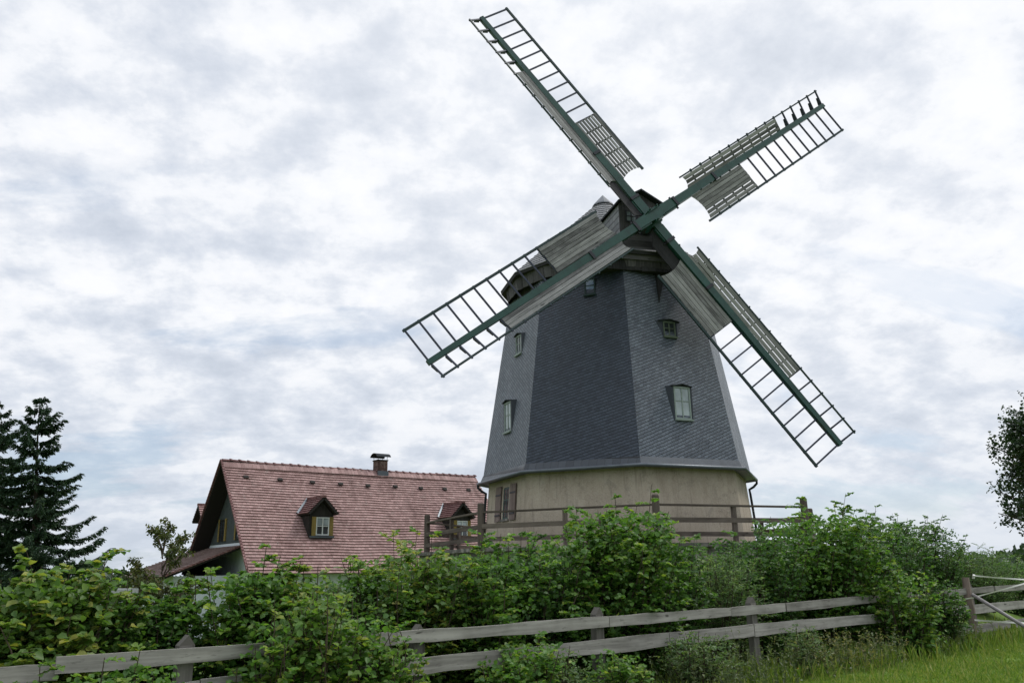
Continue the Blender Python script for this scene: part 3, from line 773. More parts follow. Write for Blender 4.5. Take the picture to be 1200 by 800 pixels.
# ------------------------------------------------------------------ farmhouse
HA = A_(-13.0709, 36.0, 4.9332+EYE)                        # near end of the ridge
hu = A_(.79601, .60528, 0); hv = A_(-.60528, .79601, 0)      # along the ridge; away from the camera
def H(u, v, z): return HA+hu*u+hv*v+Zv*z
def sagz(u): return -.07*math.sin(math.pi*min(max(u/13.68, 0), 1))+.012*math.sin(u*2.3)
house = empty('farmhouse', tuple(H(6.8, 0, -7.5)), 'farmhouse with a steep pinkish tiled roof, dormers and a dark gable', 'house')
SLP = R_(48); HL = 13.68; SL = 6.6
def tiled(m, O, U, D, lu, ld, gauge=.165, lift=.045, und=True, u0=0., mi=0):
    """courses of tiles: O = upper left corner, U along the ridge, D down the slope"""
    nrm = unit(np.cross(D, U)); nrm = nrm if nrm[2] > 0 else -nrm
    nc = max(1, int(round(ld/gauge))); g = ld/nc
    if np.cross(U, D) @ nrm > 0: order = lambda q: q[::-1]
    else: order = lambda q: q
    for i in range(nc):
        nseg = max(1, int(lu/1.2))
        for s_ in range(nseg):
            a0, a1 = lu*s_/nseg, lu*(s_+1)/nseg
            j0 = (math.sin(i*12.9+s_*3.1)*.004); l0 = lift+j0
            z0, z1 = (Zv*sagz(a0), Zv*sagz(a1)) if lu > 10 else (Zv*0, Zv*0)
            tl, tr = O+U*a0+D*g*i+nrm*.004+z0, O+U*a1+D*g*i+nrm*.004+z1
            bl, br_ = O+U*a0+D*g*(i+1)+nrm*l0+z0, O+U*a1+D*g*(i+1)+nrm*l0+z1
            v0, v1 = i*.165+.003, (i+1)*.165-.003
            m.face(order([tl, bl, br_, tr]), [(u0+x, y) for x, y in order([(a0, v0), (a0, v1), (a1, v1), (a1, v0)])], mi=mi)
            m.face(order([bl, bl-nrm*(l0-.002), br_-nrm*(l0-.002), br_]), [(.05, .08)]*4, mi=mi)
    if und:
        e = [O, O+U*lu, O+U*lu+D*ld, O+D*ld]; e = [p-nrm*.09 for p in e]
        m.face(order([e[0], e[1], e[2], e[3]]), None, mi=1)
        top = [O, O+U*lu, O+U*lu+D*ld, O+D*ld]
        for i in range(4):
            j = (i+1) % 4; m.face(order([top[j]+nrm*.004, top[i]+nrm*.004, e[i], e[j]]), None, mi=1)
dn = -hv*math.cos(SLP)-Zv*math.sin(SLP); df = hv*math.cos(SLP)-Zv*math.sin(SLP)
mb = MB(); tiled(mb, H(0, 0, 0), hu, dn, HL, SL); tiled(mb, H(0, 0, 0), hu, df, HL, SL, u0=50)
roof = mb.build('roof', [M['tile'], M['darkwood']], house)
# verge tiles along the near rakes and ridge tiles
mb = MB()
for i in range(40):
    a, b = H(-.03, 0, .02)+dn*(i*.165), H(-.03, 0, .02)+dn*((i+1)*.165+.02)
    mb.beam(a, b+Zv*.03, .09, .07, (0, 0, 1))
    a, b = H(-.03, 0, .02)+df*(i*.165), H(-.03, 0, .02)+df*((i+1)*.165+.02)
    mb.beam(a, b+Zv*.03, .09, .07, (0, 0, 1))
mb.build('verge_tile', M['tile_dark'], roof)
mb = MB()
nrt = 34
for i in range(nrt):
    u0, u1 = HL*i/nrt, HL*(i+1)/nrt
    for (ua, ub, r) in ((u0, u1+.03, .0), (u1-.06, u1+.04, .028)):
        ang = np.linspace(R_(-62), R_(62), 6)
        ra, rb = .17+r, .16+r
        for j in range(5):
            q = lambda u, R, an: H(u, R*math.sin(an), -.10+R*math.cos(an)+sagz(u))
            mb.face([q(ua, ra, ang[j]), q(ub, rb, ang[j]), q(ub, rb, ang[j+1]), q(ua, ra, ang[j+1])][::-1], [(i*.2, .0), (i*.2, .1), (i*.2+.1, .1), (i*.2+.1, 0)])
        for u, R, rev in ((ua, ra, False), (ub, rb, True)):
            f = [H(u, R*math.sin(an), -.10+R*math.cos(an)+sagz(u)) for an in ang]; mb.face(f if rev else f[::-1], None)
mb.build('ridge_tile', M['tile_dark'], roof)
mb = MB()      # paler top course under the ridge
for s_, dd in ((-1, dn), (1, df)):
    nrm = unit(A_(*(hv*s_*math.sin(SLP)+Zv*math.cos(SLP))))
    p = [H(0, 0, 0)+dd*.12+nrm*.05, H(HL, 0, 0)+dd*.12+nrm*.05, H(HL, 0, 0)+dd*.48+nrm*.045, H(0, 0, 0)+dd*.48+nrm*.045]
    mb.face(p if s_ > 0 else p[::-1], [(0, 0.01), (HL, 0.01), (HL, .16), (0, .16)])
    lo = [p[3], p[2], p[2]-nrm*.045, p[3]-nrm*.045]; mb.face(lo if s_ > 0 else lo[::-1], None)
mb.build('top_course', M['tile'], roof)
for px, py in ((288, 560), (328, 563), (366, 566), (399, 568), (431, 570), (463, 571), (493, 573), (521, 574), (549, 575)):
    nrm = unit(-hv*math.sin(SLP)+Zv*math.cos(SLP)); P = hit(px, py, HA, nrm); m_ = MB()
    m_.box(P, hu, dn, nrm, (-.11, .11), (-.10, .05), (.02, .085), grain=0); m_.build('roof_vent', M['darkwood'], roof)
# walls
GW = .72
ev = SL*math.cos(SLP); ez = -SL*math.sin(SLP)
wv_ = ev-.45; wz = -(ev-.45)*math.tan(SLP)-.06
for u, sg in ((GW, -1), (HL-.4, 1)):
    p = [H(u, -wv_, -3.9), H(u, wv_, -3.9), H(u, wv_, wz), H(u, 0.0, -.12), H(u, -wv_, wz)]
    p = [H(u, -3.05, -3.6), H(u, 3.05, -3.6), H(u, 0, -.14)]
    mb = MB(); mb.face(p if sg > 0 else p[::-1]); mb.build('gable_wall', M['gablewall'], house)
mb = MB()
for u, sg in ((GW+.006, -1), (HL-.41, 1)):
    p = [H(u, -wv_, -7.6), H(u, wv_, -7.6), H(u, wv_, wz), H(u, 3.05, -3.59), H(u, -3.05, -3.59), H(u, -wv_, wz)]
    mb.face(p if sg > 0 else p[::-1])
for v, sg in ((-wv_, -1), (wv_, 1)):
    p = [H(GW, v, -7.6), H(HL-.4, v, -7.6), H(HL-.4, v, wz), H(GW, v, wz)]
    mb.face(p if sg < 0 else p[::-1])
mb.build('wall', M['whitewall'], house)
# gable windows with yellow shutters
for vc in (1.35, -.9):
    fm = MB(); O = H(GW, vc, -3.45)
    nx = -hu; ux_ = -hv
    for (x0, x1, z0, z1) in ((-.36, -.31, 0, .95), (.31, .36, 0, .95), (-.31, .31, 0, .05), (-.31, .31, .90, .95), (-.025, .025, .05, .90)):
        fm.box(O, ux_, nx, Zv, (x0, x1), (.003, .05), (z0, z1))
    wn_ = fm.build('window', M['darkwood'], house)
    pm = MB(); pm.box(O, ux_, nx, Zv, (-.31, .31), (.003, .02), (.05, .90)); pm.build('pane', M['glass'], wn_)
    for sx in (-1, 1):
        s_ = MB(); s_.box(O, ux_, nx, Zv, (sx*.45-.075, sx*.45+.075), (.004, .06), (-.02, .97), grain=2); s_.build('shutter', M['yellow'], wn_)
# lean-to roof against the gable
lt = MB()
D_ = unit(-hu*3.2-Zv*1.25)
tiled(lt, H(GW-.02, -1.9, -3.72), hv, D_, 7.6, 3.45)
lr = lt.build('lean_to_roof', [M['tile_brown'], M['darkwood']], house)
vt = MB()
for i in range(21):
    a = H(GW-.02, -1.92, -3.70)+D_*(i*.165); vt.beam(a, a+D_*.185+Zv*.03, .12, .07)
vt.build('verge_tile', M['tile_dark'], lr)
mb = MB(); mb.box(H(0, 0, 0), hu, hv, Zv, (-2.0, GW-.05), (-1.4, 5.2), (-7.6, -4.95)); mb.build('lean_to_wall', M['whitewall'], house)
# dormers
def dormer(uc, side, shut=True):
    S_ = -1 if side < 0 else 1
    def D(x, f, z): return H(uc+x, S_*f, z)
    uX = hu*(1 if S_ < 0 else 1); nF = hv*S_
    W_ = .56; F_ = 3.13; zb, ze_, za = -3.43, -2.52, -1.90
    wl = MB()
    fpts = [D(-W_, F_, zb), D(W_, F_, zb), D(W_, F_, ze_), D(0, F_, za), D(-W_, F_, ze_)]
    wl.face(fpts if S_ < 0 else fpts[::-1], [(0, 0), (0, 1.1), (.9, 1.1), (1.5, .55), (.9, 0)])
    for sx in (-1, 1):
        c = [D(sx*W_, F_, zb), D(sx*W_, F_, ze_), D(sx*W_, 2.2, ze_)]
        wl.face(c if (sx > 0) ^ (S_ < 0) else c[::-1], [(0, 0), (0, 1), (1, 1)])
    d = wl.build('dormer', M['darkwood'], house)
    rf = MB()
    for sx in (-1, 1):
        dd = unit(A_(0, 0, 0)+hu*sx*(W_+.12)-Zv*(.70)); ld = math.hypot(W_+.12, .70)+.02
        O = D(0, F_+.24, za+.17)
        tiled(rf, O, -nF, dd, 1.75, ld, .15)
    ro = rf.build('dormer_roof', [M['tile_dark'], M['darkwood']], d)
    rt = MB()
    for i in range(5): rt.beam(D(0, F_+.26-i*.34, za+.18), D(0, F_+.26-i*.34-.38, za+.20), .16, .10)
    rt.build('ridge_tile', M['tile_dark'], ro)
    fl = MB()      # lead flashing where the dormer roof meets the tiles
    nrm = unit(hv*S_*math.sin(SLP)+Zv*math.cos(SLP))
    ptb = H(uc, S_*(-(za+.17)/math.tan(SLP)), za+.17)+nrm*.06
    for sx in (-1, 1):
        zz = za+.17-.70; e = H(uc+sx*(W_+.14), S_*(-zz/math.tan(SLP)), zz)+nrm*.06
        ddv = unit(e-ptb); fl.beam(ptb, e, .16, .02, nrm)
    fl.build('flashing', M['zinc'], ro)
    fm = MB(); O = D(.06, F_, 0)
    for (x0, x1, z0, z1) in ((-.30, -.255, -3.36, -2.60), (.255, .30, -3.36, -2.60), (-.255, .255, -3.36, -3.315), (-.255, .255, -2.645, -2.60), (-.022, .022, -3.315, -2.645), (-.255, -.022, -2.99, -2.96), (.022, .255, -2.99, -2.96)):
        fm.box(O, hu, nF, Zv, (x0, x1), (.003, .045), (z0, z1))
    wn_ = fm.build('window', M['white'], d)
    pm = MB(); pm.box(O, hu, nF, Zv, (-.255, .255), (.003, .02), (-3.315, -2.645)); pm.build('pane', M['glass'], wn_)
    cu = MB()
    for x0, x1 in ((-.25, -.03), (.03, .25)): cu.box(O, hu, nF, Zv, (x0, x1), (.021, .024), (-2.94, -2.66))
    cu.build('curtain', M['curtain'], wn_)
    sl_ = MB(); sl_.box(O, hu, nF, Zv, (-.60, .52), (-.02, .12), (-3.47, -3.39)); sl_.build('sill', M['zinc'], wn_)
    for sx in (-1, 1):
        s_ = MB(); s_.box(O, hu, nF, Zv, (sx*.40-.09, sx*.40+.09), (.004, .05), (-3.38, -2.58), grain=2); s_.build('shutter', M['yellow'], wn_)
    return d
dormer(3.48, -1); dormer(10.72, -1); dormer(2.1, 1)
# small rear wing whose gable looks past the far rake
v0, zr, wh, rs_ = 4.05, -1.78, .60, .66
m_ = MB(); f = [H(.55, v0-wh, -5.6), H(.55, v0+wh, -5.6), H(.55, v0+wh, zr-rs_), H(.55, v0, zr-.02), H(.55, v0-wh, zr-rs_)]
m_.face(f[::-1], [(0, 0), (0, 1.2), (3, 1.2), (3.6, .6), (3, 0)])
for sg in (-1, 1):
    c = [H(.55, v0+sg*wh, -5.6), H(3.2, v0+sg*wh, -5.6), H(3.2, v0+sg*wh, zr-rs_), H(.55, v0+sg*wh, zr-rs_)]
    m_.face(c if sg < 0 else c[::-1], [(0, 0), (0, 2.6), (3, 2.6), (3, 0)])
rw = m_.build('rear_wing', M['darkwood'], house)
m_ = MB()
for sg in (-1, 1): tiled(m_, H(.3, v0, zr+.12), hu, unit(hv*sg*(wh+.14)-Zv*(rs_+.12)), 2.9, math.hypot(wh+.14, rs_+.12), .16)
rr_ = m_.build('roof', [M['tile'], M['darkwood']], rw)
m_ = MB(); m_.beam(H(.28, v0, zr+.14), H(3.2, v0, zr+.14), .16, .10); m_.build('ridge_tile', M['tile_dark'], rr_)
m_ = MB(); m_.box(H(.55, v0, 0), -hv, -hu, Zv, (-.28, .28), (.004, .05), (-3.5, -2.65)); m_.build('window', M['glass'], rw)
# chimney with a curved cowl
ch = MB(); ch.box(H(7.92, 0, 0), hu, hv, Zv, (-.27, .27), (-.26, .26), (-.45, .46), grain=0)
cho = ch.build('chimney', M['brick'], house)
m_ = MB(); m_.box(H(7.92, 0, 0), hu, hv, Zv, (-.30, .30), (-.29, .29), (.463, .51)); m_.build('chimney_top', M['darkwood'], cho)
m_ = MB(); m_.box(H(7.92, 0, 0), hu, hv, Zv, (-.30, .30), (-.33, -.263), (-.34, -.06)); m_.build('flashing', M['zinc'], cho)
m_ = MB(); ang = np.linspace(R_(-75), R_(75), 9)
for j in range(8):
    q = lambda u, a, r: H(7.92+u, r*math.sin(a)*1.0, .58+r*math.cos(a)*.70)
    for r, rev in ((.38, True), (.355, False)):
        f = [q(-.40, ang[j], r), q(.40, ang[j], r), q(.40, ang[j+1], r), q(-.40, ang[j+1], r)]; m_.face(f[::-1] if rev else f)
for u in (-.40, .40):
    for j in range(8):
        m_.face([q(u, ang[j], .38), q(u, ang[j+1], .38), q(u, ang[j+1], .355), q(u, ang[j], .355)])
co = m_.build('cowl', M['zinc_dark'], cho)
for u in (-.25, .25):
    for v in (-.22, .22):
        m_ = MB(); m_.tube([H(7.92+u, v, .50), H(7.92+u, v*1.2, .78)], .014, 6); m_.build('cowl_leg', M['zinc_dark'], co)

# ------------------------------------------------------------------ low white shed behind the hedge
sA = at(30, 692, 17.0); sB = at(163, 685, 19.2)
sx_ = unit(A_(*(sB-sA)[:2], 0)); sy_ = A_(-sx_[1], sx_[0], 0); sw = np.linalg.norm((sB-sA)[:2]); sz = sA[2]-.02
shed = empty('shed', ((sA+sB)/2)[:2].tolist()+[-.6], 'low white shed with a flat pale roof behind the left end of the hedge', 'shed')
O = A_(sA[0], sA[1], 0)
m_ = MB(); m_.box(O, sx_, sy_, Zv, (.2, sw-.2), (.25, 3.2), (-1.1, sz-.13)); m_.build('wall', M['whitewall'], shed)
m_ = MB(); m_.box(O, sx_, sy_, Zv, (0, sw), (0, 3.5), (sz-.125, sz)); m_.build('roof', M['shedroof'], shed)
m_ = MB(); m_.box(O, sx_, sy_, Zv, (1.2, 2.1), (.19, .247), (-1.0, .95), grain=2); m_.build('door', M['darkwood'], shed)

# ------------------------------------------------------------------ board fence
fence = empty('board_fence', tuple(fence_pt(600)+A_(0, 0, -.1)), 'long weathered grey board fence along the foot of the hedge', 'fence')
def fz(P): return tz(P[0], P[1])
for px in (224, 490, 697, 875, 1128, 1235):
    p = fence_pt(px, .075); z = fz(p); m_ = MB()
    top = 1.10 if px != 224 else 1.12
    m_.box(A_(p[0], p[1], 0), FD, FN, Zv, (-.068, .068), (-.045, .055), (z-.3, z+top-.03), grain=2)
    q_ = A_(p[0], p[1], z+top-.03); w4 = [q_+FD*x+FN*y for x, y in ((-.068, -.045), (.068, -.045), (.068, .055), (-.068, .055))]
    r0, r1 = q_-FN*.045+Zv*.085+FD*.01, q_+FN*.055+Zv*.085+FD*.01
    m_.face([w4[0], w4[1], r0]); m_.face([w4[1], w4[2], r1, r0]); m_.face([w4[2], w4[3], r1]); m_.face([w4[3], w4[0], r0, r1])
    m_.build('post', M['fencepost'], fence)
def plank(pxa, pxb, zc, wdt, off=0., sag=0.):
    a, b = fence_pt(pxa, off), fence_pt(pxb, off); n = 7
    za, zb_ = zc(pxa), zc(pxb); m_ = MB(); tn = rng.uniform(.3, .8)
    P = []
    ou, ov = rng.random()*30, rng.random()*30; Ln = np.linalg.norm(b-a)
    ph = rng.random()*6
    for i in range(n+1):
        f = i/n; c = a*(1-f)+b*f; z = za*(1-f)+zb_*f-sag*4*f*(1-f)
        w1 = wdt*(1+.045*math.sin(ph+f*5)+.03*rng.uniform(-1, 1)); o = FN*(.01*math.sin(ph*2+f*4))
        lo, hi = z-w1/2+.01*rng.uniform(-1, 1), z+w1/2+.006*rng.uniform(-1, 1)
        P.append([A_(c[0], c[1], lo)-FN*.016+o, A_(c[0], c[1], hi)-FN*.016+o, A_(c[0], c[1], hi)+FN*.016+o, A_(c[0], c[1], lo)+FN*.016+o])
    for i in range(n):
        for j in range(4):
            k = (j+1) % 4; u0, u1 = ou+Ln*i/n, ou+Ln*(i+1)/n
            v0, v1 = (ov, ov+wdt) if j % 2 == 0 else (ov+j, ov+j+.03)
            m_.face([P[i][j], P[i+1][j], P[i+1][k], P[i][k]], [(u0, v0), (u1, v0), (u1, v1), (u0, v1)], tn)
    m_.face(P[0][::-1], None, tn); m_.face(P[-1], None, tn)
    m_.build('plank', M['fence'], fence)
def zline(pts):
    xs = [p[0] for p in pts]; zs = []
    for px, py in pts:
        p = fence_pt(px); zs.append(hit(px, py, A_(p[0], p[1], 0), FN)[2])
    return lambda x: float(np.interp(x, xs, zs))
zt_ = zline([(-60, 790), (75, 779), (270, 765), (461, 747.5), (705, 728.5), (909, 712), (1105, 694), (1200, 687.5), (1290, 681)])
z2_ = zline([(-60, 850), (75, 832), (290, 801), (510, 778), (560, 773), (705, 757), (845, 742), (930, 733), (1130, 714.5), (1200, 708), (1290, 701)])
z3_ = zline([(1000, 757), (1120, 739), (1200, 729), (1290, 720)])
for a, b in ((-60, 79), (74, 461), (462.5, 704.5), (706, 845), (846.5, 908), (909.5, 1046), (1047.5, 1152), (1153.5, 1290)):
    plank(a, b, (lambda x, a=a: zt_(x)-(.045 if a < 0 else 0)), .127, -.01 if a == 74 else .014*(a < 0))
for a, b in ((-60, 240), (241.5, 432), (433.5, 610), (611.5, 772), (773.5, 870), (871.5, 1030), (1031.5, 1193), (1194.5, 1290)):
    plank(a, b, z2_, .168)
for a, b in ((1040, 1168), (1169.5, 1290)): plank(a, b, z3_, .17)

# ------------------------------------------------------------------ electric fence at the right edge
PX = 1141.5; pY = 17.75
bp = at(PX, 741, pY); tp = at(PX, 676, pY)
ef = empty('electric_fence', (bp[0], bp[1], bp[2]-.03), 'reddish wooden post with a slanting pole brace and white electric tapes', 'electric fence')
m_ = MB(); zb = tz(bp[0], bp[1])
nP = 7
for i in range(1):
    pts = [A_(bp[0]+.012*math.sin(i*2.1), bp[1], zb-.2+(tp[2]-zb+.2)*i/nP) for i in range(nP+1)]
    m_.tube(pts, [.088, .086, .08, .083, .078, .082, .076, .07], 9, .5)
m_.build('post', M['postred'], ef)
sa_ = at(1139, 696, pY-.12); sb_ = at(1236, 757, 16.5); sb_[2] = tz(sb_[0], sb_[1])+.02
m_ = MB(); m_.tube([sa_, sb_], .036, 10); m_.build('brace_pole', M['pole'], ef, True)
def tape(a, b, sag, w=.035):
    m_ = MB(); n = 14; prev = None
    for i in range(n+1):
        f = i/n; p = a*(1-f)+b*f-Zv*sag*4*f*(1-f); tw2 = .5*math.sin(f*9)
        d = unit(b-a); sdv = np.cross(d, Zv); e = (Zv*math.cos(tw2)+sdv*math.sin(tw2))*w/2
        cur = (p+e, p-e)
        if prev is not None:
            o = sdv*.002
            m_.face([prev[0]+o, prev[1]+o, cur[1]+o, cur[0]+o]); m_.face([prev[1]-o, prev[0]-o, cur[0]-o, cur[1]-o])
        prev = cur
    m_.build('tape', M['tape'], ef)
tape(at(1142, 674, pY-.09), at(1262, 680, 18.2), .03, .03)
tape(at(1060, 717.5, 16.1), at(1141, 700, pY-.1), -.03, .028)
tape(at(1141, 699.5, pY-.1), at(1262, 664, 18.6), .02, .028)
tape(at(1073, 738, 16.6), at(1141, 738, pY-.1), .03, .034)
tape(at(1142, 726, pY-.1), at(1262, 731, 17.8), .02)
m_ = MB(); m_.tube([tp+A_(-.05, -.06, -.02), tp+A_(-.05, -.10, .05)], .025, 8); m_.build('insulator', M['tape'], ef)

# ------------------------------------------------------------------ plants
def rdir(n):
    v = rng.normal(size=(n, 3)); return v/np.linalg.norm(v, axis=1, keepdims=True)
def shrub(name, label, cat, base, top, rad, leafm, L=.075, W=.06, stems=34, twigs=13, per=8, tone=(.15, .75), lean=A_(0, 0, 0), yellow=.06, low=.05, tall=8, group=None, flat=1.0, fill=0):
    bx, by = base[0], base[1]; bz = tz(bx, by)
    root = empty(name, (bx, by, bz), label, cat, group)
    H_ = top-bz; Lv = Leaves(); st = MB()
    for s in range(stems):
        az = rng.uniform(0, 2*math.pi); rr = rad*math.sqrt(rng.random())
        isT = s < tall
        hh = H_*(1.0 if s == 0 else rng.uniform(.80, .99)) if isT else H_*rng.uniform(.46, .87)
        if isT: rr *= .55
        b0 = A_(bx+rr*.35*math.cos(az), by+rr*.35*math.sin(az), bz-.03)
        out = A_(math.cos(az), math.sin(az), 0)*rr
        wob = rng.normal(size=3)*.06*H_; wob[2] = 0
        ts = np.linspace(0, 1, 7)
        pts = np.array([b0+out*(.65*t+.0*t)+lean*t*t+wob*math.sin(3*t)*t+Zv*(hh*(t*.98 if isT else (t*(1.12-.12*t)))) for t in ts])
        st.tube(list(pts), [.014*(1-.75*t) for t in ts], 4, .4, cap=False)
        nt_ = twigs+int(isT)*4
        for j in range(nt_):
            t = low+(1-low)*(j+rng.random())/nt_
            x = t*6; i0 = min(5, int(x)); p = pts[i0]*(1-(x-i0))+pts[i0+1]*(x-i0)
            ta = rng.uniform(0, 2*math.pi); tl = (.40*(1-t)+.16)*rng.uniform(.5, 1.25)*(rad/.8)**.6
            td = unit(A_(math.cos(ta), math.sin(ta)*flat, rng.uniform(.0, .8)))
            m = per+int(rng.integers(-2, 3)); f = (np.arange(m)+rng.random(m))/m
            P = p[None]+td[None]*(tl*f)[:, None]+np.array([[0, 0, -.12*tl]])*(f**2)[:, None]
            sd_ = np.cross(td, Zv); sd_ = sd_/(np.linalg.norm(sd_)+1e-6)
            sgn = np.where(np.arange(m) % 2 == 0, 1., -1.)[:, None]
            D = td[None]*.6+sd_[None]*sgn*.9+rdir(m)*.45+np.array([[0, 0, -.15]])
            Nn = np.array([[0, 0, 1.]])+rdir(m)*.55+np.array([[0, -.25, 0]])
            sc = rng.uniform(.45, 1.3, m)
            tn = np.clip(rng.uniform(tone[0], tone[1])+rng.normal(0, .13, m)+.12*t, 0, 1)
            yl = rng.random(m) < yellow; tn = np.where(yl, rng.uniform(.85, 1, m), tn)
            Lv.add(P, D, Nn, L*sc, W*sc, tn)
            if j % 2 == 0: st.tube([p, p+td*tl], [.005, .002], 3, .4, cap=False)
    if fill:                              # the leaves of the short inner twigs
        m = fill; th = rng.uniform(0, 2*math.pi, m); q = np.sqrt(rng.random(m))*rad*.95; zf = rng.random(m)**.85
        P = np.stack([bx+np.cos(th)*q*(.55+.45*np.sin(zf*2.6)), by+np.sin(th)*q*(.55+.45*np.sin(zf*2.6)), bz+.04+zf*H_*.80], -1)
        sc = rng.uniform(.6, 1.15, m); Lv.add(P, rdir(m)+np.array([[0, 0, -.2]]), np.array([[0, -.3, 1.]])+rdir(m)*.6, L*sc, W*sc, np.clip(rng.uniform(*tone, m), 0, 1))
    st.build('stem', M['bark'], root)
    Lv.build('foliage', leafm, root)
    return root

def hedge(px, off, ytop, rad, **kw):
    p = fence_pt(px, off); top = at(px, ytop, p[1])[2]
    return p, top, rad
G_H = 'bushes of the hedge behind the board fence'
HB = [  # px, behind the fence, top y, radius, leaf, size, stems, label
 (-28, .9, 650, .62, 'yellowish', 1.0, 34, 'yellowing broad-leaved bush cut by the left edge of the picture'),
 (38, .75, 634, .60, 'yellowish', 1.0, 34, 'yellow-green bush in front of the spruces, tall shoot with pale round leaves'),
 (98, .8, 636, .58, 'yellowish', .95, 34, 'yellow-green bush beneath the right edge of the spruces'),
 (150, .9, 664, .52, 'hazel', .85, 24, 'low bush in the dip of the hedge before the shed roof'),
 (200, .95, 674, .46, 'darkleaf', .8, 34, 'dark small-leaved bush before the white wall, left of the gable'),
 (245, .9, 668, .30, 'hazel', .85, 9, 'loose branching bush reaching up over the lean-to roof'),
 (328, .7, 630, .50, 'hazel', .85, 40, 'dense bush at the near foot of the tiled roof, dark underneath'),
 (372, .8, 643, .56, 'yellowish', .85, 34, 'bush with reddish dry leaves below the left dormer'),
 (430, .95, 652, .62, 'fineleaf', .75, 40, 'pale fine-leaved bush below the middle of the tiled roof'),
 (478, 1.05, 640, .66, 'hazel', .8, 40, 'light green bush left of the first terrace railing post'),
 (543, 1.1, 612, .80, 'yellowish', .85, 46, 'yellow-tipped bush in front of the second dormer'),
 (612, 1.0, 612, .85, 'hazel', .9, 48, 'bushy hazel under the shuttered window of the mill'),
 (672, 1.2, 614, .85, 'darkleaf', .9, 46, 'dark bush beneath the middle railing post left of centre'),
 (732, 1.0, 594, .90, 'hazel', .95, 50, 'broad bush on the left flank of the tallest hedge shoots'),
 (776, .8, 560, .95, 'hazel', 1.0, 56, 'tall bright bush crossing the railing in front of the mill base'),
 (832, 1.1, 606, .80, 'darkleaf', .9, 44, 'dark bush right of the tallest one, below the mill wall'),
 (888, 1.0, 624, .80, 'fineleaf', .75, 48, 'soft grey-green willow-like bush below the right end of the terrace'),
 (948, 1.2, 604, .90, 'darkleaf', .95, 44, 'bush with a leaning shoot before the right corner of the railing'),
 (1006, .9, 572, 1.15, 'hazel', 1.05, 60, 'large bush with wind-blown shoots right of the terrace'),
 (1064, 1.0, 594, 1.15, 'darkleaf', 1.0, 56, 'dark rounded bush on the right of the largest one'),
 (1112, 1.5, 588, .95, 'darkleaf', .9, 48, 'upright dark bush above the red fence post'),
 (1150, 1.4, 596, 1.0, 'darkleaf', .8, 50, 'last tall bush at the right end of the hedge, beside the open sky'),
 (1258, 1.4, 645, 1.2, 'darkleaf', .85, 40, 'dark low bush right of the brace pole, half outside the picture'),
 (1200, 1.4, 630, 1.2, 'fineleaf', .85, 50, 'low bush behind the rails under the big tree on the right'),
]
LEAF = {'hazel': (.078, .062), 'yellowish': (.080, .066), 'darkleaf': (.070, .052), 'fineleaf': (.070, .024)}
for (px, off, yt, rad, lm, sc, stems, lab) in HB:
    p, top, rad = hedge(px, off, yt, rad)
    L, W = LEAF[lm]; fine = lm == 'fineleaf'
    shrub('hedge_bush', lab, 'bush', p, top, rad, M[lm], L*sc, W*sc, int(stems*(1.3 if fine else 1.15)), 16, 18 if fine else 15,
          tone=(.1, .62), lean=A_(.10, .05, 0)*rng.uniform(0, 1.6)+(A_(.35, .2, 0) if px == 1006 else 0), yellow=.16 if lm == 'yellowish' else .05, group=G_H, fill=int((4200 if fine else 2700)*max(.7, rad)))
# growth on the camera side of the fence
FB = [
 (98, -.32, 762, .42, 'hazel', .8, 18, 'creeper sprouting over the near end of the long top plank'),
 (318, -.34, 690, .40, 'hazel', .85, 26, 'leafy creeper covering the far end of the long top plank'),
 (440, -.30, 728, .36, 'yellowish', .8, 20, 'yellowish creeper at the joint of the top planks'),
 (690, -.30, 758, .42, 'hazel', .75, 20, 'low leafy weed under the middle joint of the top plank'),
 (905, -.28, 728, .40, 'fineleaf', .8, 18, 'pale weed clump against the lower plank at the right'),
 (28, -.35, 768, .45, 'yellowish', .8, 18, 'low bramble under the broken end of the top plank'),
 (170, -.30, 752, .30, 'hazel', .75, 12, 'creeper climbing over the long top plank at the left'),
 (262, -.35, 778, .45, 'hazel', .8, 16, 'low creeper hiding the lower plank at the left'),
 (356, -.30, 655, .42, 'yellowish', .85, 30, 'leafy climber swallowing the fence left of the joint in the top plank'),
 (398, -.30, 690, .46, 'hazel', .85, 34, 'bushy climber covering both planks beside the clear fence stretch'),
 (585, -.25, 742, .50, 'hazel', .9, 26, 'low sprawling bush in front of the lower plank'),
 (628, -.30, 752, .40, 'fineleaf', .8, 22, 'pale weedy bush at the foot of the middle fence stretch'),
 (780, -.35, 735, .55, 'fineleaf', .85, 34, 'grey-green weed clump hiding the fence below the tallest bush'),
 (1025, -.25, 655, .70, 'hazel', 1.0, 44, 'bush bulging over the fence from the largest hedge bush'),
 (1078, -.15, 668, .50, 'darkleaf', .95, 36, 'dark bush spilling over the planks left of the red post'),
]
for (px, off, yt, rad, lm, sc, stems, lab) in FB:
    p, top, rad = hedge(px, off, yt, rad); L, W = LEAF[lm]
    shrub('fence_creeper' if px < 600 else 'fence_bush', lab, 'creeper' if px < 600 else 'bush', p, top, rad, M[lm], L*sc, W*sc, stems, 10, 9,
          tone=(.15, .65), yellow=.10, tall=2, flat=.6, fill=int(900*rad))

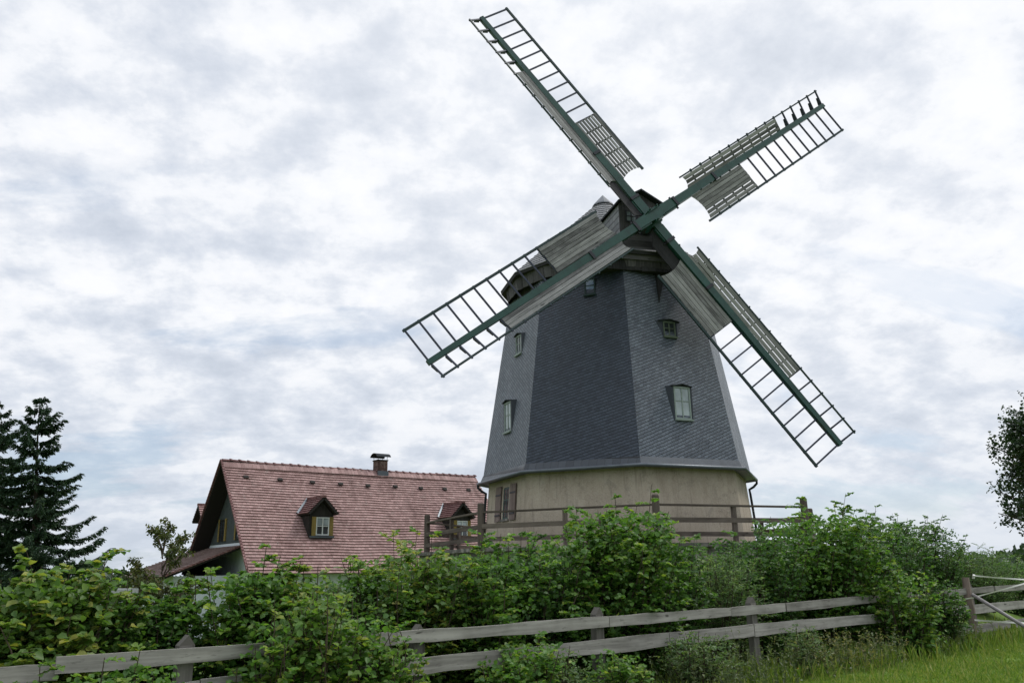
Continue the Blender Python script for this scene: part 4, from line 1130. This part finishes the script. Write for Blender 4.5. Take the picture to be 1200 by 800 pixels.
# grass and weeds
def grass():
    Lv = Leaves()
    def strip(n, fx, L0, L1, W, tone, bend=.6):
        x, y = fx(n); z = terrain(x, y)
        P = np.stack([x, y, z-.01], -1); a = rng.uniform(0, 2*math.pi, n)
        D = np.stack([np.cos(a)*bend*rng.random(n), np.sin(a)*bend*rng.random(n), np.ones(n)], -1)
        Nn = np.stack([np.cos(a+1.57), np.sin(a+1.57), np.zeros(n)], -1)+rdir(n)*.3
        cl_ = .5+.5*np.sin(x*1.9+1.3*np.sin(y*1.4))*np.sin(y*2.3+np.sin(x*1.1))
        L = rng.uniform(L0, L1, n)*(.6+.7*cl_)
        Lv.add(P, D, Nn, L, W*rng.uniform(.6, 1.3, n), np.clip(rng.uniform(tone[0], tone[1], n)+.2*(cl_-.5), 0, 1))
    def fx(n):                         # in front of the fence, denser near the camera's frame
        s = rng.uniform(-1.5, 14.5, n); o = -rng.random(n)**.75*7.0
        x = s*FD[0]; y = FX0+s*FD[1]; return x+FN[0]*o, y+FN[1]*o
    strip(120000, fx, .03, .085, .016, (.15, .95), 1.2)
    strip(3500, fx, .10, .22, .012, (.3, 1.0), 1.0)
    def fx2(n):
        s = rng.uniform(-6, 16, n); o = rng.normal(-.25, .38, n)
        x = s*FD[0]; y = FX0+s*FD[1]; return x+FN[0]*o, y+FN[1]*o
    strip(7000, fx2, .12, .36, .011, (.2, 1.0), .7)
    o = Lv.build('grass', M['grassblade']); tag(o, kind='stuff')
    Lv2 = Leaves(); st = MB()
    # tall herbs along the fence foot: leafy stalks, some gone brown
    for (s0, s1, o0, o1, n, h0, h1, tn) in ((-1.2, 12, -.7, -.05, 260, .22, .55, (.0, .6)), (2.2, 4.0, -1.2, -.2, 90, .30, .75, (.1, .5)), (4.8, 7.2, -1.0, -.1, 110, .3, .65, (.4, 1.)), (-6, -1, -.9, -.1, 240, .2, .6, (.0, .7))):
        for i in range(n):
            s = rng.uniform(s0, s1); of = rng.uniform(o0, o1); x = s*FD[0]+FN[0]*of; y = FX0+s*FD[1]+FN[1]*of; z = tz(x, y)
            h = rng.uniform(h0, h1); ln = rng.normal(size=2)*.16*h
            a = A_(x, y, z-.02); b = A_(x+ln[0], y+ln[1], z+h)
            st.tube([a, (a+b)/2+A_(*(-ln*.15), 0), b], [.004, .003, .0015], 3, .5, cap=False)
            m = int(10+h*22); f = rng.random(m)**.8
            P = a[None]*(1-f)[:, None]+b[None]*f[:, None]
            az = rng.uniform(0, 2*math.pi, m); D = np.stack([np.cos(az), np.sin(az), rng.uniform(.1, 1.1, m)], -1)
            Nn = np.array([[0, 0, 1.]])+rdir(m)*.5
            L = rng.uniform(.03, .085, m)*(1.1-.5*f); Lv2.add(P, D, Nn, L, L*rng.uniform(.22, .45, m), np.clip(rng.uniform(*tn)+rng.normal(0, .12, m), 0, 1))
    w = Lv2.build('weeds', M['herb']); tag(w, kind='stuff')
    s2 = st.build('weed_stalks', M['herb']); tag(s2, kind='stuff')
    # a few small yellow and white flowers in the meadow
    Lf = Leaves(); n = 60; x, y = fx(n); z = terrain(x, y)
    for i in range(n):
        m = 7; az = np.arange(m)*2*math.pi/m; P = np.repeat(A_(x[i], y[i], z[i]+rng.uniform(.08, .2))[None], m, 0)
        Lf.add(P, np.stack([np.cos(az), np.sin(az), np.full(m, .3)], -1), np.repeat(A_(0, 0, 1)[None], m, 0), np.full(m, .016), np.full(m, .012), np.full(m, float(rng.random() < .6)))
    fm_, t, b = mat('petal'); setin(t, b, 'Base Color', ramp(t, attr(t), [(0., (.75, .75, .72)), (1., (.75, .50, .03))]))
    o = Lf.build('meadow_flowers', fm_); tag(o, kind='stuff')
grass()

# spruces
def spruce(px, ytop, Y, base_px, rad, label, seed):
    global rng
    keep = rng; rng = np.random.default_rng(seed)
    tp_ = at(px, ytop, Y); bx = at(base_px, 660, Y)[0]; bz = tz(bx, Y)
    root = empty('spruce_tree', (bx, Y, bz), label, 'tree', 'spruces at the left edge')
    B_ = A_(bx, Y, bz); Ht = tp_[2]-bz
    tr = MB(); ax_ = lambda t: B_*(1-t)+tp_*t+A_(.12*math.sin(5*t), 0, 0)
    tr.tube([ax_(t) for t in np.linspace(0, 1, 12)], [.17*(1-t)+.012 for t in np.linspace(0, 1, 12)], 7, .5)
    Lv = Leaves(); br = tr
    t = .985
    while t > .05:
        dpt = 1-t
        nbr = 4 if dpt < .08 else rng.integers(5, 8)
        a0 = rng.uniform(0, 6.28)
        for j in range(nbr):
            az = a0+j*2*math.pi/nbr+rng.normal(0, .3)
            Lb = rad*min(1.0, (dpt**.85)*1.25+.03)*rng.uniform(.55, 1.1)
            if rng.random() < .10: Lb *= .5
            o = A_(math.cos(az), math.sin(az), 0); sd_ = A_(-o[1], o[0], 0)
            up0 = .55*(1-dpt)*(dpt < .25)+.05; dr = .16+.34*dpt
            p0 = ax_(t)
            n = 8; fs = np.linspace(0, 1, n)
            pts = np.array([p0+o*Lb*f+Zv*(Lb*(up0*f-dr*math.sin(f*2.2)*.75+.20*f**3)) for f in fs])
            br.tube(list(pts), [.028*(1-f)*(.4+dpt)+.004 for f in fs], 4, .5, cap=False)
            ntw = int(9+Lb*24)
            for k in range(ntw):
                f = (k+rng.random())/ntw; f = .10+.9*f; x = f*(n-1); i0 = min(n-2, int(x)); p = pts[i0]*(1-(x-i0))+pts[i0+1]*(x-i0)
                tl = (.20+.42*(1-f)*min(1, Lb/1.6))*rng.uniform(.6, 1.2); sg = 1 if k % 2 else -1
                td = unit(o*.75+sd_*sg*rng.uniform(.4, 1.)+Zv*rng.uniform(-.75, -.02))
                m = int(5+tl*26); g = (np.arange(m)+rng.random(m))/m
                P = p[None]+td[None]*(tl*g)[:, None]
                D = td[None]+rdir(m)*.55+np.array([[0, 0, -.15]])
                Nn = np.array([[0, 0, 1.]])+rdir(m)*.6
                Lv.add(P, D, Nn, rng.uniform(.10, .19, m), rng.uniform(.04, .065, m), np.clip(rng.normal(.4, .22)+rng.normal(0, .12, m), 0, 1))
        t -= rng.uniform(.034, .054)
    tr.build('trunk', M['sprucebark'], root)
    Lv.build('foliage', M['spruce'], root)
    rng = keep
spruce(50, 466, 40, 40, 3.9, 'tall dark spruce standing clear against the sky at the left', 3)
spruce(0, 470, 43, -8, 3.9, 'dark spruce half cut off by the left edge of the picture', 11)

def broadleaf(name, label, base, top, rad, trunk_r, leafm, L, W, nlimb, ncl, perc, seed, zlow=.3, ec=None):
    global rng
    keep = rng; rng = np.random.default_rng(seed)
    bz = tz(base[0], base[1]); root = empty(name, (base[0], base[1], bz), label, 'tree')
    Hh = top-bz; tr = MB(); B_ = A_(base[0], base[1], bz)
    tr.tube([B_+A_(.1*math.sin(3*t), .08*math.sin(4*t), Hh*.75*t-.1) for t in np.linspace(0, 1, 8)], [trunk_r*(1-.8*t) for t in np.linspace(0, 1, 8)], 8, .5)
    Lv = Leaves(); lm = tr
    for i in range(nlimb):
        t = zlow+(1-zlow)*rng.random(); az = rng.uniform(0, 6.28)
        zc_ = Hh*t; prof = math.sqrt(max(.05, 1-((t-.62)/.42)**2)) if t > .2 else .4
        R = rad*prof*rng.uniform(.65, 1.05)
        tip = B_+A_(math.cos(az)*R, math.sin(az)*R, zc_)
        st_ = B_+Zv*max(.15*Hh, zc_-R*.75-.4)
        mid = st_*.5+tip*.5+A_(0, 0, .18*R)
        pts = [st_*(1-s)**2+mid*2*s*(1-s)+tip*s*s for s in np.linspace(0, 1, 7)]
        lm.tube(pts, [trunk_r*.35*(1-.85*s)+.006 for s in np.linspace(0, 1, 7)], 5, .5, cap=False)
        for c in range(ncl):
            s = rng.uniform(.35, 1.0); x = s*6; i0 = min(5, int(x)); p = pts[i0]*(1-(x-i0))+pts[i0+1]*(x-i0)
            td = unit(rdir(1)[0]+A_(0, 0, .15)); tl = rng.uniform(.3, .9)*rad*.26
            lm.tube([p, p+td*tl*.9], [.012, .004], 3, .5, cap=False)
            m = perc; g = rng.random(m)**.7
            P = p[None]+td[None]*(tl*g)[:, None]+rng.normal(size=(m, 3))*rad*.035
            D = rdir(m)+np.array([[0, 0, -.4]]); Nn = np.array([[0, 0, 1.]])+rdir(m)*.7
            sc = rng.uniform(.6, 1.2, m)
            Lv.add(P, D, Nn, L*sc, W*sc, np.clip(rng.uniform(.1, .8)+rng.normal(0, .12, m), 0, 1))
    tr.build('trunk', M['bark'], root); Lv.build('foliage', leafm, root)
    rng = keep
p = at(1290, 640, 46); broadleaf('broadleaf_tree', 'big dark leafy tree cut by the right edge of the picture', (p[0], p[1]), at(1290, 470, 46)[2], 5.0, .32, M['treeleaf'], .21, .15, 230, 10, 24, 5, .14)
p = at(190, 660, 24); broadleaf('young_tree', 'thin young tree with brownish leaves left of the house', (p[0], p[1]), at(196, 612, 24)[2], 1.15, .05, M['brownleaf'], .11, .065, 42, 11, 12, 8, .30)

# far wood below the horizon on the right and behind the hedge
def far_wood():
    Lv = Leaves()
    n = 9000
    az = rng.uniform(R_(-34), R_(38), n); d = rng.uniform(420, 560, n)
    x = np.sin(az)*d; y = np.cos(az)*d; z = terrain(x, y); hgt = 9.0+3.2*np.sin(az*37)+2*np.sin(az*91+1)
    P = np.stack([x, y, z+rng.random(n)**.6*hgt], -1)
    Lv.add(P, rdir(n), rdir(n), rng.uniform(2.0, 4.5, n), rng.uniform(1.5, 3.2, n), np.clip(rng.normal(.45, .2, n), 0, 1))
    o = Lv.build('far_wood', M['treeleaf']); tag(o, kind='stuff')
far_wood()
